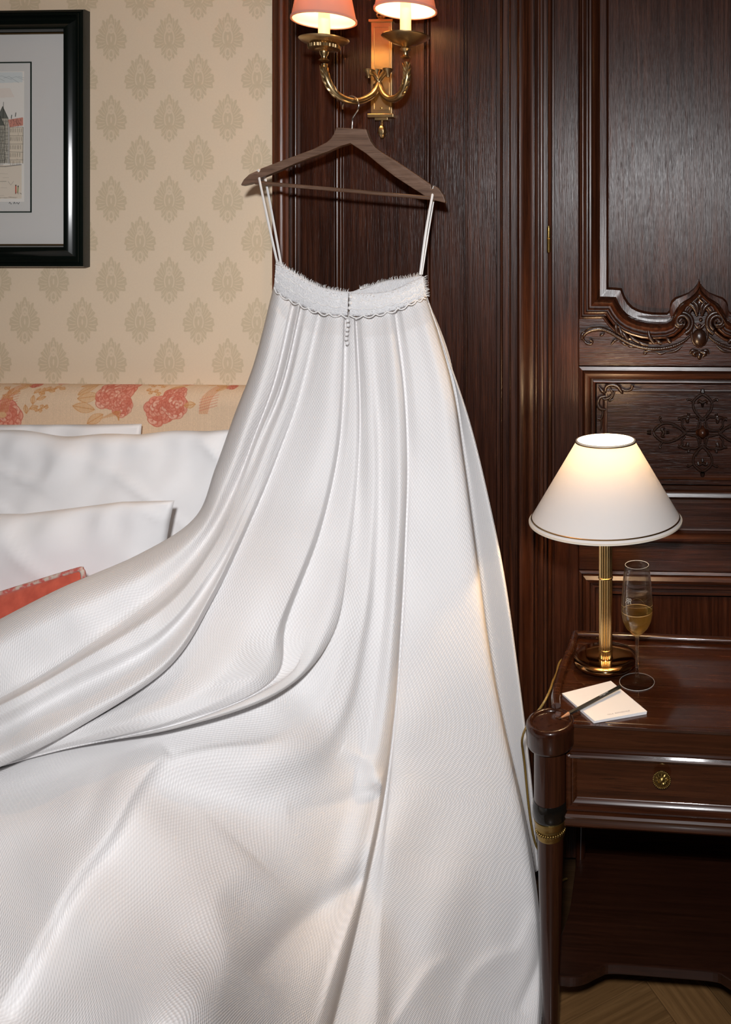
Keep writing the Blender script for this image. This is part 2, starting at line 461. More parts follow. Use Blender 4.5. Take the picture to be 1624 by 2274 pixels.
# ================================================================== PANELLED WALL (left of the door)
def vm(pxs, deps, z0, z1, name, mat, parent, y0=0.0, kind=None):
    pts = [(X(p, 0), y0-d) for p, d in zip(pxs, deps)]
    return MB().add(*vprofile(pts, z0, z1)).build(name, mat, parent, True, angle=35)
pw = empty('trim_1', (XW, 0, 0), kind='structure')
back = Box(XW, RR_, .03, .1, 0, CEIL).build('backing_board', M['oak_v'], pw, False)
def fine(segs):
    """segs: list of ('f', px0, px1, d) flats, ('b', px0, px1, base, h) beads, ('c', px0, px1, d0, d1) slopes/coves"""
    out = []
    for s in segs:
        if s[0] == 'f': out += [(X(s[1]), -s[3]), (X(s[2]), -s[3])]
        elif s[0] == 'b': out += [(x, y) for x, y in bead(X(s[1]), X(s[2]), -s[3], s[4])]
        elif s[0] == 'c':
            for i in range(7):
                t = i/6; e = (1-math.cos(t*math.pi))/2
                out.append((X(s[1]+(s[2]-s[1])*t), -(s[3]+(s[4]-s[3])*e)))
        elif s[0] == 'v':
            for i in range(7):
                t = i/6; out.append((X(s[1]+(s[2]-s[1])*t), -(s[3]+(s[4]-s[3])*math.sin(t*math.pi/2))))
    return out
def strip(name, segs, mat, parent=pw, z0=0.0, z1=CEIL):
    return MB().add(*vprofile(fine(segs), z0, z1)).build(name, mat, parent, True, angle=30)
strip('edge_moulding', [('f', 616.5, 617, -.02), ('f', 617, 622, .03), ('v', 622, 628, .030, .036), ('b', 628, 645, .034, .007), ('f', 645, 650, .022)], M['oak_red'])
strip('edge_moulding', [('f', 650, 651, .018), ('f', 651, 655, .012), ('c', 655, 662, .012, .020), ('b', 662, 667, .018, .004), ('f', 667, 672, .010), ('f', 672, 673, .002)], M['oak_mould'])
strip('panel', [('f', 673, 674, .012), ('f', 674, 744, .012), ('f', 744, 745, .004)], M['oak_v'])
strip('bead_moulding', [('b', 745, 750, .010, .006), ('b', 751, 758, .013, .006), ('b', 759, 764, .010, .005), ('b', 765, 768, .008, .003)], M['oak_mould'])
strip('panel', [('f', 768, 769, .008), ('f', 769, 944, .008), ('f', 944, 945, .002)], M['oak_v'])
strip('bead_moulding', [('b', 945, 949, .006, .004), ('f', 949, 951, .004), ('b', 951, 958, .012, .006), ('b', 958.5, 961, .010, .004)], M['oak_mould'])
strip('stile', [('f', 961, 962, .016), ('f', 962, 1033, .016), ('f', 1033, 1034, .006)], M['oak_v'])
strip('bead_moulding', [('f', 1034, 1036, .004), ('b', 1036, 1040, .010, .003)], M['oak_mould'])
strip('panel', [('f', 1040, 1041, .008), ('f', 1041, 1104, .008), ('f', 1104, 1105, .0)], M['oak_v'], z0=Z(1183, 1080))
strip('panel', [('f', 1040, 1041, .008), ('f', 1041, 1104, .008), ('f', 1104, 1105, .0)], M['oak_v'], z1=Z(1211, 1080))
rl = MB().add(*hprofile([(Z(1211, 1080), -.006), (Z(1208, 1080), -.012), (Z(1201, 1080), -.017), (Z(1193, 1080), -.017), (Z(1186, 1080), -.012), (Z(1183, 1080), -.006)], X(1041), X(1104))).build('rail', M['oak_mould_h'], pw)
fr = empty('trim_2', (X(1110), 0, 0), kind='structure')
strip('reeded_moulding', [('f', 1105, 1106, .004), ('f', 1106, 1113, .012), ('b', 1113, 1119, .010, .006), ('f', 1119, 1122, .008), ('f', 1122, 1131, .016), ('f', 1131, 1133, .008), ('b', 1133, 1138, .010, .006), ('f', 1138, 1149, .018), ('f', 1149, 1150, .01)], M['oak_mould'], fr)
strip('cove_moulding', [('f', 1150, 1152, .02), ('v', 1152, 1160, .024, .038), ('c', 1160, 1188, .040, .022), ('f', 1188, 1189, .012)], M['oak_red' if False else 'oak_mould'], fr)
strip('bead_moulding', [('b', 1189, 1197, .014, .008), ('f', 1197, 1199, .012), ('b', 1199, 1209, .014, .003), ('f', 1209, 1211, .008), ('f', 1211, 1216, .014), ('f', 1216, 1217, .002), ('f', 1217, 1218, -.01)], M['oak_mould'], fr)

# ================================================================== CARVED DOOR
dr = empty('door_1', (X(1219), 0, 0), kind='structure')
XD = lambda px: X(px, 0)
ZD = lambda py: Z(py, 1400, 0)
PXC = 1553.0; XC = XD(PXC); XR = 2*XC-XD(1232)
def part(mb, name, mat, bev=0, **k): return mb.build(name, mat, dr, k.pop('smooth', False), bev, **k)
MB().add(*vprofile(fine([('f', 1217.5, 1218, -.02), ('b', 1218, 1228, .012, .010), ('f', 1228, 1229, .006), ('f', 1229, 1232, .008)]), .02, 2.6)).build('hinge_bead', M['oak_mould'], dr, True, angle=30)
part(Box(XD(1232), XD(1286.5), -.012, .03, .02, 2.6), 'stile', M['oak_v'], .0015)
part(Box(2*XC-XD(1286.5), XR, -.012, .03, .02, 2.6), 'stile', M['oak_v'], .0015)
xl, xr = XD(1287), 2*XC-XD(1287)
# rails
part(Box(xl, xr, -.012, .03, ZD(811), ZD(700)), 'rail', M['oak_h'], .001)
part(Box(xl, xr, -.010, .03, ZD(1166), ZD(1112)), 'rail', M['oak_h'], .001)
part(Box(xl, xr, -.012, .03, ZD(1263), ZD(1199)), 'rail', M['oak_h'], .001)
# hinge
hb = MB().add(*lathe([(.0001, -.034), (.003, -.033), (.0045, -.028), (.0045, -.002), (.0055, 0), (.0045, .002), (.0045, .024), (.003, .030), (.0001, .031)], (XD(1222), -.026, ZD(530)), 12)).build('hinge', M['brass_dull'], dr)
# upper panel: flat field
ppx = [(1352, -200), (1352, 638), (1366, 638.5), (1381, 640), (1388, 658), (1396, 671), (1406, 681), (1418, 687), (1432, 691), (1450, 693.5), (1466, 694), (1482, 694), (1487, 689), (1488.5, 676), (1492, 667), (1500, 660), (1512, 656), (1530, 649), (1541, 640), (1549, 630), (1553, 618)]
cpx = [(1287, -200), (1287, 709), (1315, 709), (1339, 708), (1346, 717), (1354, 727), (1362, 735), (1376, 746), (1396, 755), (1420, 762), (1448, 765), (1478, 762), (1500, 755), (1516, 744), (1528, 730), (1532, 716), (1532, 700), (1536, 690), (1542, 684), (1548, 680), (1553, 678)]
fld = [(XD(a), ZD(c)) for a, c in ppx]
mir = [(2*XC-x, z) for x, z in fld[::-1][1:]]
poly = fld+mir
bmf = bmesh.new(); vsb = [bmf.verts.new((x, .004, z)) for x, z in poly]; bmf.faces.new(vsb); bmesh.ops.triangulate(bmf, faces=bmf.faces[:])
me = bpy.data.meshes.new('panel'); bmf.to_mesh(me); bmf.free(); pf = link('panel', me, M['oak_v'], dr, False)
part(Box(xl, xr, .006, .03, ZD(760), 2.6), 'panel_backing', M['oak_h'])
# swept bolection moulding between outer (C) and inner (A) paths
tp = [0, .04, .08, .12, .15, .20, .24, .27, .30, .34, .37, .42, .48, .55, .62, .66, .68, .72, .93, .95, .98, 1.0]
dp = [.010, .016, .017, .012, .012, .020, .021, .015, .015, .023, .018, .018, .030, .034, .028, .014, .010, .013, .010, .002, -.001, -.004]
def refine(p, n=3):
    out = []
    for i in range(len(p)-1):
        for k in range(n):
            t = k/n; out.append((p[i][0]*(1-t)+p[i+1][0]*t, p[i][1]*(1-t)+p[i+1][1]*t))
    return out+[p[-1]]
A_, C_ = refine(ppx), refine(cpx)
def sweep_mould(side):
    P = np.zeros((len(A_), len(tp), 3))
    for i, (a, c) in enumerate(zip(A_, C_)):
        fade = 1.0
        for j, (t, d) in enumerate(zip(tp, dp)):
            px = c[0]+(a[0]-c[0])*t; py = c[1]+(a[1]-c[1])*t
            x = XD(px); x = x if side > 0 else 2*XC-x
            P[i, j] = (x, -d, ZD(py))
    o = grid_mesh(P, 'panel_moulding', M['oak_mould'], dr, flip=side > 0)
    o.data.set_sharp_from_angle(angle=math.radians(38))
sweep_mould(1); sweep_mould(-1)
def dpt(px, py, d): return (XD(px), -d, ZD(py))
def tubes(lst, name, mat=None, mirror=True, parent=None):
    """each: (pts(px,py), radius px list or number, depth, flat) -> one mesh per stroke"""
    K = 2.0/FPX
    outs = []
    for side in ((1, -1) if mirror else (1,)):
        for (pts, rad, dep, *rest) in lst:
            fl_ = rest[0] if rest else .8
            P3 = [dpt(a, c, dep) for a, c in pts]
            if side < 0: P3 = [(2*XC-x, y, z) for x, y, z in P3]
            R = [r*K for r in rad] if hasattr(rad, '__len__') else [rad*K]*len(pts)
            outs.append(tube(P3, R, 8, 5, fl_))
    mb = MB()
    for v, f in outs: mb.add(v, f)
    return mb.build(name, mat or M['carved'], parent or dr, kind='stuff' if len(outs) > 1 else None)
def spiral(cx, cy, r0, r1, a0, turns, n=14):
    return [(cx+(r0+(r1-r0)*i/n)*math.cos(a0+turns*2*math.pi*i/n), cy+(r0+(r1-r0)*i/n)*math.sin(a0+turns*2*math.pi*i/n)) for i in range(n+1)]
# big volutes
vol = []
vol.append((spiral(1513, 712, 27, 4, math.radians(70), -1.35, 20), [5]*8+[4.5]*6+[4, 3.8, 3.5, 3.5, 4, 4.5, 5], .024))
vol.append((spiral(1513, 712, 19, 5, math.radians(60), -1.0, 14), [4]*15, .030))
vol.append(([(1513, 711), (1514, 713)], [4, 4], .038))
tubes(vol, 'scroll_volute')
# beaded foliage band
leaf = []
band = [(1300, 757), (1296, 748), (1302, 738), (1316, 731), (1336, 729), (1356, 736), (1374, 747), (1398, 760), (1424, 769), (1455, 773), (1488, 769), (1515, 758), (1535, 742)]
leaf.append((band, [2, 4, 5, 5.5, 5, 4.5, 4, 4, 4, 4, 4, 3.5, 2.5], .016))
leaf.append(([(1300, 757), (1306, 762), (1314, 762), (1317, 757), (1312, 754)], [2.5, 3, 3, 3, 4], .016))
leaf.append(([(1294, 752), (1295, 742), (1300, 736)], [3, 4, 2], .02))
for a in [[(1372, 738), (1369, 725), (1370, 714)], [(1396, 752), (1388, 742), (1378, 730)], [(1420, 758), (1406, 750), (1398, 740)], [(1453, 760), (1443, 745), (1440, 729)], [(1470, 760), (1462, 756), (1455, 750)], [(1490, 758), (1484, 752), (1478, 746)], [(1384, 744), (1380, 736), (1376, 722)], [(1440, 764), (1425, 760), (1412, 750)]]:
    leaf.append((a, [4, 4.5, .8], .020))
for a in [[(1376, 752), (1366, 755), (1358, 764)], [(1376, 756), (1386, 761), (1394, 766)], [(1392, 764), (1402, 768), (1412, 769)], [(1345, 738), (1338, 742), (1333, 744)], [(1430, 780), (1440, 777), (1456, 779)], [(1456, 779), (1468, 783), (1480, 779)], [(1480, 781), (1500, 777), (1515, 766)], [(1429, 781), (1433, 783), (1438, 779)]]:
    leaf.append((a, [1, 3.4, 1.6], .015))
tubes(leaf, 'carved_foliage')
mb = MB()
bc = catmull([(a, c) for a, c in band[4:]], 6)
for i, p in enumerate(bc):
    for s in (1, -1):
        q = dpt(p[0], p[1]-1.5, .020); x = q[0] if s > 0 else 2*XC-q[0]
        mb.add(*ball((x, q[1], q[2]), .0016, seg=6, rings=4))
mb.build('bead_row', M['carved'], dr, kind='stuff')
# central cartouche
cart = []
cart.append(([(1531, 676), (1520, 674), (1512, 678), (1510, 686), (1514, 690)], [4, 5, 4, 3, 3], .016))
cart.append(([(1548, 700), (1544, 686), (1536, 676), (1524, 672)], [3, 5, 5, 2], .018))
cart.append(([(1549, 692), (1548, 678), (1540, 668)], [3, 4, 2], .02))
cart.append(([(1541, 716), (1536, 730), (1536, 745), (1542, 760), (1552, 768)], [2, 3, 3, 3, 2], .018))
cart.append(([(1541, 716), (1548, 724), (1553, 726)], [2, 3, 3], .022))
cart.append(([(1551, 778), (1541, 782), (1546, 790)], [3, 6, 1.5], .016))
cart.append(([(1551, 778), (1537, 776), (1532, 784)], [2, 4, 1.5], .014))
tubes(cart, 'carved_scroll')
mb = MB()
mb.add(*ball(dpt(1553, 748, .016), .0175, (1, .8, 1.25), 20, 12)); o_ = mb.build('carved_boss', M['carved'], dr)
for (a, c, r, dd, s) in [(1553, 657, .008, .014, (1, 1, 1)), (1553, 672, .0095, .012, (1, 1, 1.4)), (1556, 708, .0045, .02, (1, 1, 1)), (1553, 721, .005, .024, (1, 1, 1)), (1553, 787, .006, .016, (1, 1, 1.7))]:
    MB().add(*ball(dpt(a, c, dd), r, s, 12, 8)).build('carved_bud', M['carved'], dr)

# generic rectangular frame moulding (mitred)
def rect_frame(x0, x1, z0, z1, prof, name, mat=None):
    """prof: list of (inset metres, depth)"""
    P = np.zeros((5, len(prof), 3))
    for j, (ins, d) in enumerate(prof):
        c = [(x0+ins, z0+ins), (x1-ins, z0+ins), (x1-ins, z1-ins), (x0+ins, z1-ins), (x0+ins, z0+ins)]
        for i, (x, z) in enumerate(c): P[i, j] = (x, -d, z)
    # separate corner duplicates keep the mitre crisp
    mb = MB()
    for i in range(4):
        vs_ = [tuple(P[i, j]) for j in range(len(prof))]+[tuple(P[i+1, j]) for j in range(len(prof))]
        n = len(prof)
        mb = MB().add(vs_, [(j, j+n, j+1+n, j+1) for j in range(n-1)])
        o = mb.build(name, mat or (M['oak_mould_h'] if i % 2 == 0 else M['oak_mould']), dr, True, angle=30)
k = 2.0/FPX
mp_ = [(0, .004), (.3*k, .013), (8*k, .015), (9*k, .012), (11*k, .018), (15*k, .022), (22*k, .020), (26*k, .016), (28*k, .006), (30*k, .006), (31*k, .013), (34*k, .014), (36*k, .012), (37*k, .004), (39*k, .004)]
rect_frame(xl, xr, ZD(1112), ZD(813), mp_, 'frame_moulding')
x1_, x2_ = xl+38*k, xr-38*k; z1_, z2_ = ZD(1112)+38*k, ZD(813)-38*k
part(Box(x1_-.003, x2_+.003, -.004, .03, z1_-.003, z2_+.003), 'panel', M['oak_h'])
rect_frame(x1_+14*k, x2_-14*k, z1_+12*k, z2_-12*k, [(0, .004), (.5*k, .008), (3*k, .009), (5*k, .0055), (6*k, .0055), (7*k, .008), (10*k, .008), (11*k, .004)], 'fillet')
# astragal between rails
MB().add(*hprofile([(ZD(1200), -.010), (ZD(1198), -.022), (ZD(1195), -.024), (ZD(1190), -.034), (ZD(1184), -.036), (ZD(1178), -.030), (ZD(1175), -.018), (ZD(1172), -.018), (ZD(1169), -.022), (ZD(1166), -.020), (ZD(1165), -.008)], xl, xr)).build('astragal', M['oak_mould_h'], dr, True, angle=35)
mp2 = [(0, .004), (.3*k, .013), (6*k, .015), (8*k, .010), (10*k, .018), (17*k, .024), (24*k, .022), (27*k, .010), (30*k, .010), (31*k, .016), (36*k, .016), (38*k, .004), (46*k, .004), (47*k, .009), (52*k, .009), (54*k, .000), (58*k, .0)]
rect_frame(xl, xr, .10, ZD(1264), mp2, 'frame_moulding')
part(Box(xl+.05, xr-.05, 0, .03, .13, ZD(1315)), 'panel', M['oak_v'])
part(Box(xl, xr, -.012, .03, .02, .10), 'rail', M['oak_h'], .001)

# corner foliage of the middle panel and the central cross
cf = []
for pts, r in [([(1331, 857), (1338, 866), (1347, 872)], [2, 5, 2]), ([(1345, 868), (1348, 857), (1360, 853), (1373, 857), (1381, 868), (1384, 873)], [2.5, 4, 4.5, 5, 4, 1.5]),
               ([(1381, 862), (1392, 866), (1403, 862), (1405, 854)], [2, 2.5, 3, 4]), ([(1356, 862), (1361, 870), (1356, 880), (1345, 885), (1339, 882)], [2, 2.5, 2.5, 3, 2]),
               ([(1347, 878), (1333, 882), (1329, 895), (1335, 906), (1347, 908)], [2.5, 4, 4.5, 4.5, 2]), ([(1335, 900), (1340, 914), (1336, 928), (1329, 928)], [2, 2.5, 3, 2.5]),
               ([(1366, 866), (1362, 876), (1354, 888), (1364, 884)], [2, 3, 3, 1]), ([(1405, 860), (1415, 861), (1426, 861)], [2.5, 2, 1]), ([(1336, 930), (1337, 942), (1334, 955)], [2.5, 2, 1])]:
    cf.append((pts, r, .012))
tubes(cf, 'corner_foliage')
def cross():
    """one arm pointing up, arms rotated and mirrored about the centre (1560, 957)"""
    cx, cy = 1560, 957
    out = []
    arm = [([(0, -30), (-18, -54), (-20, -74), (-8, -88), (0, -92)], [2.5, 2.8, 2.8, 3, 2]),
           ([(-2, -32), (10, -44), (14, -56)], [2, 2, 1.5]),
           ([(0, -96), (0, -104)], [5.5, 4]), ([(0, -72), (-8, -76), (-10, -70)], [3.5, 3, 1.5]), ([(0, -62), (0, -68)], [2, 3.5]),
           ([(-20, -74), (-30, -80), (-34, -78)], [2, 2.3, 3]),
           ([(-8, -32), (-16, -38), (-26, -38), (-31, -42), (-30, -46)], [2, 2.5, 2.5, 3, 3.5]),
           ([(-31, -42), (-34, -32), (-32, -24)], [2, 4, 3]),
           ([(-4, -26), (-6, -12), (-26, -6), (-36, -4)], [1.5, 2, 2, 1.5])]
    K = 2.0/FPX
    for q in range(4):
        ca, sa = math.cos(q*math.pi/2), math.sin(q*math.pi/2)
        sc = .92 if q in (0, 2) else 1.0
        for pts, r in arm:
            for s in (1, -1):
                P3 = []
                for (a, c) in pts:
                    a, c = a*s, c*sc
                    if q in (1, 3): c *= 1.18
                    x, y = a*ca-c*sa, a*sa+c*ca
                    P3.append(dpt(cx+x, cy+y, .012))
                out.append(tube(P3, [t*K for t in r], 6, 4, .9))
    mb = MB()
    for v, f in out: mb.add(v, f)
    mb.build('carved_cross', M['carved'], dr, kind='stuff')
    MB().add(*lathe([(.014, .0), (.016, .006), (.012, .010), (.012, .013), (.009, .020), (.0001, .023)], dpt(cx, cy, .003), 24, 'y')).build('boss', M['oak_mould'], dr)
cross()

# ================================================================== PICTURE
pic = empty('framed_picture', W(-148, 305, 0), 'black framed etching with white mat on the patterned wallpaper', 'picture')
px1 = X(204, 0)-.004; pz1 = Z(18, 200, -.03); pz0 = Z(593, 200, -.03); px0 = px1-.86
def pic_frame(prof, name, mat):
    for i in range(4):
        vs_ = []
        for e in (0, 1):
            for ins, d in prof:
                c = [(px0+ins, pz0+ins), (px1-ins, pz0+ins), (px1-ins, pz1-ins), (px0+ins, pz1-ins)][(i+e) % 4]
                vs_.append((c[0], -d, c[1]))
        n = len(prof)
        MB().add(vs_, [(j, j+n, j+1+n, j+1) for j in range(n-1)]).build(name, mat, pic, True, angle=28)
k2 = 1.95/FPX*.84
pic_frame([(0, .001), (0, .020), (1.5*k2, .024), (8*k2, .026), (9*k2, .023), (11*k2, .023), (13*k2, .027), (17*k2, .027), (19*k2, .021), (22*k2, .0180), (28*k2, .0178), (33*k2, .0200), (37*k2, .0224), (41*k2, .0250), (45*k2, .0270), (50*k2, .0282), (55*k2, .0272), (58*k2, .022), (60*k2, .012)], 'frame_bar', M['frame'])
pic_frame([(60*k2, .012), (61*k2, .0135), (63*k2, .013), (64*k2, .009)], 'gilt_slip', M['gilt'])
i_ = 63*k2
Box(px0+i_, px1-i_, -.009, -.005, pz0+i_, pz1-i_).build('mat_board', M['mat'], pic, False)
lx1 = X(70, -.01); lz1 = Z(137, 60, -.01); lz0 = Z(472, 60, -.01); lx0 = px0+(px1-lx1)
def ringrect(x0, x1, z0, z1, t, y0, y1, name, mat, parent):
    mb = MB()
    o4 = [(x0, z0), (x1, z0), (x1, z1), (x0, z1)]; i4 = [(x0+t, z0+t), (x1-t, z0+t), (x1-t, z1-t), (x0+t, z1-t)]
    v = [(x, y0, z) for x, z in o4+i4]+[(x, y1, z) for x, z in o4+i4]
    f = []
    for a in range(4):
        b_ = (a+1) % 4
        f += [(a, b_, 4+b_, 4+a), (a+8, a, b_, b_+8)[::-1], (4+a, 4+b_, 12+b_, 12+a)]
    return mb.add(v, f).build(name, mat, parent, False)
ringrect(lx0, lx1, lz0, lz1, 3.4*k2, -.0105, -.008, 'mat_line', M['mat_line'], pic)
# etching, painted as flat print colours
class Canvas:
    def __init__(s, w_, h_, bg): s.a = np.ones((h_, w_, 3))*np.array(bg); s.w, s.h = w_, h_; s.Y, s.X = np.mgrid[0:h_, 0:w_].astype(float)
    def blend(s, mask, c, al=1.0):
        mm = np.clip(mask, 0, 1)[..., None]*al; s.a = s.a*(1-mm)+np.array(c)*mm
    def seg(s, x0, y0, x1, y1, wd, c, al=1.0):
        dx, dy = x1-x0, y1-y0; L = max(dx*dx+dy*dy, 1e-6)
        pad = wd+2; xa, xb = int(max(0, min(x0, x1)-pad)), int(min(s.w, max(x0, x1)+pad+1)); ya, yb = int(max(0, min(y0, y1)-pad)), int(min(s.h, max(y0, y1)+pad+1))
        if xa >= xb or ya >= yb: return
        XX, YY = s.X[ya:yb, xa:xb], s.Y[ya:yb, xa:xb]
        t = np.clip(((XX-x0)*dx+(YY-y0)*dy)/L, 0, 1)
        d = np.hypot(XX-x0-t*dx, YY-y0-t*dy); mm = np.clip(wd/2+.5-d, 0, 1)[..., None]*al
        s.a[ya:yb, xa:xb] = s.a[ya:yb, xa:xb]*(1-mm)+np.array(c)*mm
    def line(s, pts, wd, c, al=1.0):
        for p, q in zip(pts[:-1], pts[1:]): s.seg(*p, *q, wd, c, al)
    def ell(s, cx, cy, rx, ry, ang_, c, al=1.0, soft=1.0):
        R_ = max(rx, ry)+2; xa, xb = int(max(0, cx-R_)), int(min(s.w, cx+R_+1)); ya, yb = int(max(0, cy-R_)), int(min(s.h, cy+R_+1))
        if xa >= xb or ya >= yb: return
        XX, YY = s.X[ya:yb, xa:xb]-cx, s.Y[ya:yb, xa:xb]-cy
        ca, sa = math.cos(ang_), math.sin(ang_); u, v = XX*ca+YY*sa, -XX*sa+YY*ca
        d = (1-np.hypot(u/rx, v/ry))*min(rx, ry); mm = np.clip(d/soft+.5, 0, 1)[..., None]*al
        s.a[ya:yb, xa:xb] = s.a[ya:yb, xa:xb]*(1-mm)+np.array(c)*mm
    def poly(s, pts, c, al=1.0):
        ins = np.zeros((s.h, s.w), bool); n = len(pts)
        for i in range(n):
            x0, y0 = pts[i]; x1, y1 = pts[(i+1) % n]
            if y0 == y1: continue
            cond = ((s.Y >= min(y0, y1)) & (s.Y < max(y0, y1))); xi = x0+(s.Y-y0)*(x1-x0)/(y1-y0)
            ins ^= cond & (s.X < xi)
        s.blend(ins.astype(float), c, al)
rnd = random.Random(3)
S = 1.5; AX = 500                      # canvas: photo px + AX to the left
cv = Canvas(int((AX+52)*S), int(290*S), srgb(232, 228, 220))
def e(x, y): return ((x+AX)*S, (y-158)*S)
ink, inkb = srgb(40, 42, 38), srgb(90, 80, 66)
cv.poly([e(-498, 160), e(48, 160), e(48, 182), e(-498, 200)], srgb(196, 210, 214), .6)
cv.poly([e(-498, 205), e(20, 195), e(30, 215), e(-498, 240)], srgb(226, 210, 196), .5)
for i in range(34): x0 = -490+i*16; cv.line([e(x0, 164+rnd.random()*10), e(x0+12, 166+rnd.random()*10), e(x0+34, 176+rnd.random()*8)], 1, srgb(110, 125, 130), .6)
cv.poly([e(-498, 366), e(46, 366), e(46, 440), e(-498, 445)], srgb(222, 208, 188), .8)
def house(x0, x1, ytop, ybot, roof, wallc, gable):
    cv.poly([e(x0, ytop), e(x1, ytop), e(x1, ybot), e(x0, ybot)], wallc, .9)
    if gable: cv.poly([e(x0, ytop), e((x0+x1)/2, ytop-(x1-x0)*1.1), e(x1, ytop)], roof, .95); pk = e((x0+x1)/2, ytop-(x1-x0)*1.1); cv.line([e(x0, ytop), pk, e(x1, ytop)], 1.6, ink)
    else: cv.poly([e(x0, ytop), e(x0-3, ytop-17), e(x1, ytop-22), e(x1, ytop-4)], roof, .95)
    yy = ytop
    while yy < ybot-6:
        cv.line([e(x0, yy), e(x1, yy+rnd.uniform(-1, 1))], 1.2, ink, .8)
        xx = x0+2
        while xx < x1-3:
            cv.line([e(xx, yy+3), e(xx+rnd.uniform(-.6, .6), yy+11)], 1.5, inkb if not gable else ink, .8); xx += rnd.uniform(3, 5)
        yy += rnd.uniform(7, 9) if gable else rnd.uniform(15, 19)
    for x in (x0, x1): cv.line([e(x, ytop), e(x+rnd.uniform(-1, 1), ybot)], 1.5, ink)
house(-8, 16, 262, 362, srgb(90, 92, 84), srgb(178, 172, 156), True)
house(-14, 8, 278, 362, srgb(90, 92, 84), srgb(170, 166, 152), True)
house(19, 49, 282, 362, srgb(206, 136, 118), srgb(220, 206, 184), False)
for x0 in range(-488, -20, 32): house(x0, x0+26, 270+rnd.randint(-10, 20), 362, srgb(180, 110, 90) if x0 % 3 else srgb(110, 108, 98), srgb(206, 192, 168), x0 % 2 == 0)
cv.line([e(6, 226), e(5, 262)], 1.5, ink); cv.line([e(24, 255), e(23, 262)], 2.5, ink); cv.line([e(33, 250), e(32, 258)], 2.5, ink)
for i in range(26): x0 = 20+rnd.random()*24; y0 = 262+rnd.random()*16; cv.line([e(x0, y0), e(x0+rnd.uniform(-4, 4), y0+rnd.uniform(2, 6))], 1, ink, .7)
for i in range(420):
    x0 = rnd.uniform(-490, 44); y0 = rnd.uniform(280, 362); cv.line([e(x0, y0), e(x0+rnd.uniform(-1, 1), y0+rnd.uniform(2, 7))], 1, ink, .5)
cv.line([e(-498, 369), e(10, 369), e(45, 365)], 2.2, ink, .8); cv.line([e(-498, 402), e(12, 402)], 1.6, inkb, .7)
for i in range(60): x0 = rnd.uniform(-490, 30); y0 = rnd.uniform(376, 436); cv.line([e(x0, y0), e(x0+rnd.uniform(6, 22), y0+rnd.uniform(-1, 1))], 1, inkb, .35)
cv.line([e(16, 402), e(22, 410), e(28, 402)], 1, ink, .6)
cv.line([e(33, 412), e(33, 428)], 4, srgb(196, 84, 60)); cv.line([e(38, 414), e(37, 427)], 3, srgb(120, 130, 50)); cv.ell(*e(33, 411), 2, 2.5, 0, ink); cv.ell(*e(38, 413), 2, 2.5, 0, ink); cv.line([e(33, 426), e(32, 430)], 1.5, ink); cv.line([e(37, 426), e(38, 430)], 1.5, ink)
cv.line([e(42, 428), e(45, 430)], 2, ink, .7)
for i in range(80): x0 = rnd.uniform(-490, 24); cv.line([e(x0, 436+rnd.random()*4), e(x0+16, 437+rnd.random()*3)], 1.2, inkb, .5)
hh, ww = cv.a.shape[:2]
ax0, ax1 = X(-AX, -.012), X(52, -.012); az1, az0 = Z(158, 30, -.012), Z(448, 30, -.012)
P = np.zeros((hh, ww, 3)); P[..., 0] = np.linspace(ax0, ax1, ww)[None]; P[..., 1] = -.0094; P[..., 2] = np.linspace(az1, az0, hh)[:, None]
grid_mesh(P, 'etching_print', M['etching'], pic, col=cv.a)
Box(ax0-.015, X(60, -.012), -.0092, -.0085, az0-.03, az1+.02).build('print_paper', plain('etching_paper', (.66, .65, .62), .9, var=.02), pic, False)
sg = [tube([W(x, y, -.0095) for x, y in pts], .0005, 5, 4) for pts in ([(20, 452), (22, 449), (24, 453), (26, 452)], [(30, 453), (32, 449), (34, 453)], [(36, 452), (38, 450), (41, 453), (43, 449)])]
mb = MB(); [mb.add(v, f) for v, f in sg]; mb.build('signature', M['graphite'], pic, kind='stuff')

# ================================================================== BED AND HEADBOARD
BX1, BZ = -.58, .49
bed = empty('bed', (-1.5, -1.0, 0), 'large bed with white linen and floral padded headboard against the wallpaper', 'bed')
Box(-2.45, BX1-.01, -1.98, -.10, .06, .30).build('bed_base', M['plinth'], bed, False, .02)
def cushion_box(x0, x1, y0, y1, z0, z1, name, mat, parent, r=.06, amp=.006):
    nx, ny = 60, 60
    bm = bmesh.new(); bmesh.ops.create_grid(bm, x_segments=nx, y_segments=ny, size=1)
    top = bmesh.new()
    bm.free()
    mb = MB(); vs_ = []; N = 40
    xs = np.linspace(x0, x1, N); ys = np.linspace(y0, y1, N)
    for j, y in enumerate(ys):
        for i, x in enumerate(xs):
            d = min(x-x0, x1-x, y-y0, y1-y); zz = z1-(r*(1-math.sqrt(max(0, 1-(1-min(d/r, 1))**2))) if d < r else 0)
            zz += amp*noise.noise(Vector((x*5, y*5, 0)))
            vs_.append((x, y, zz))
    fs_ = [(j*N+i, j*N+i+1, (j+1)*N+i+1, (j+1)*N+i) for j in range(N-1) for i in range(N-1)]
    k0 = len(vs_)
    ringi = [i for i in range(N)]+[j*N+N-1 for j in range(1, N)]+[(N-1)*N+i for i in range(N-2, -1, -1)]+[j*N for j in range(N-2, 0, -1)]
    for i in ringi: vs_.append((vs_[i][0], vs_[i][1], z0))
    n = len(ringi)
    for a in range(n): b_ = (a+1) % n; fs_.append((ringi[a], k0+a, k0+b_, ringi[b_]))
    fs_.append(tuple(k0+a for a in range(n)))
    return mb.add(vs_, fs_).build(name, mat, parent)
cushion_box(-2.45, BX1, -1.99, -.10, .30, BZ, 'mattress', M['linen'], bed)
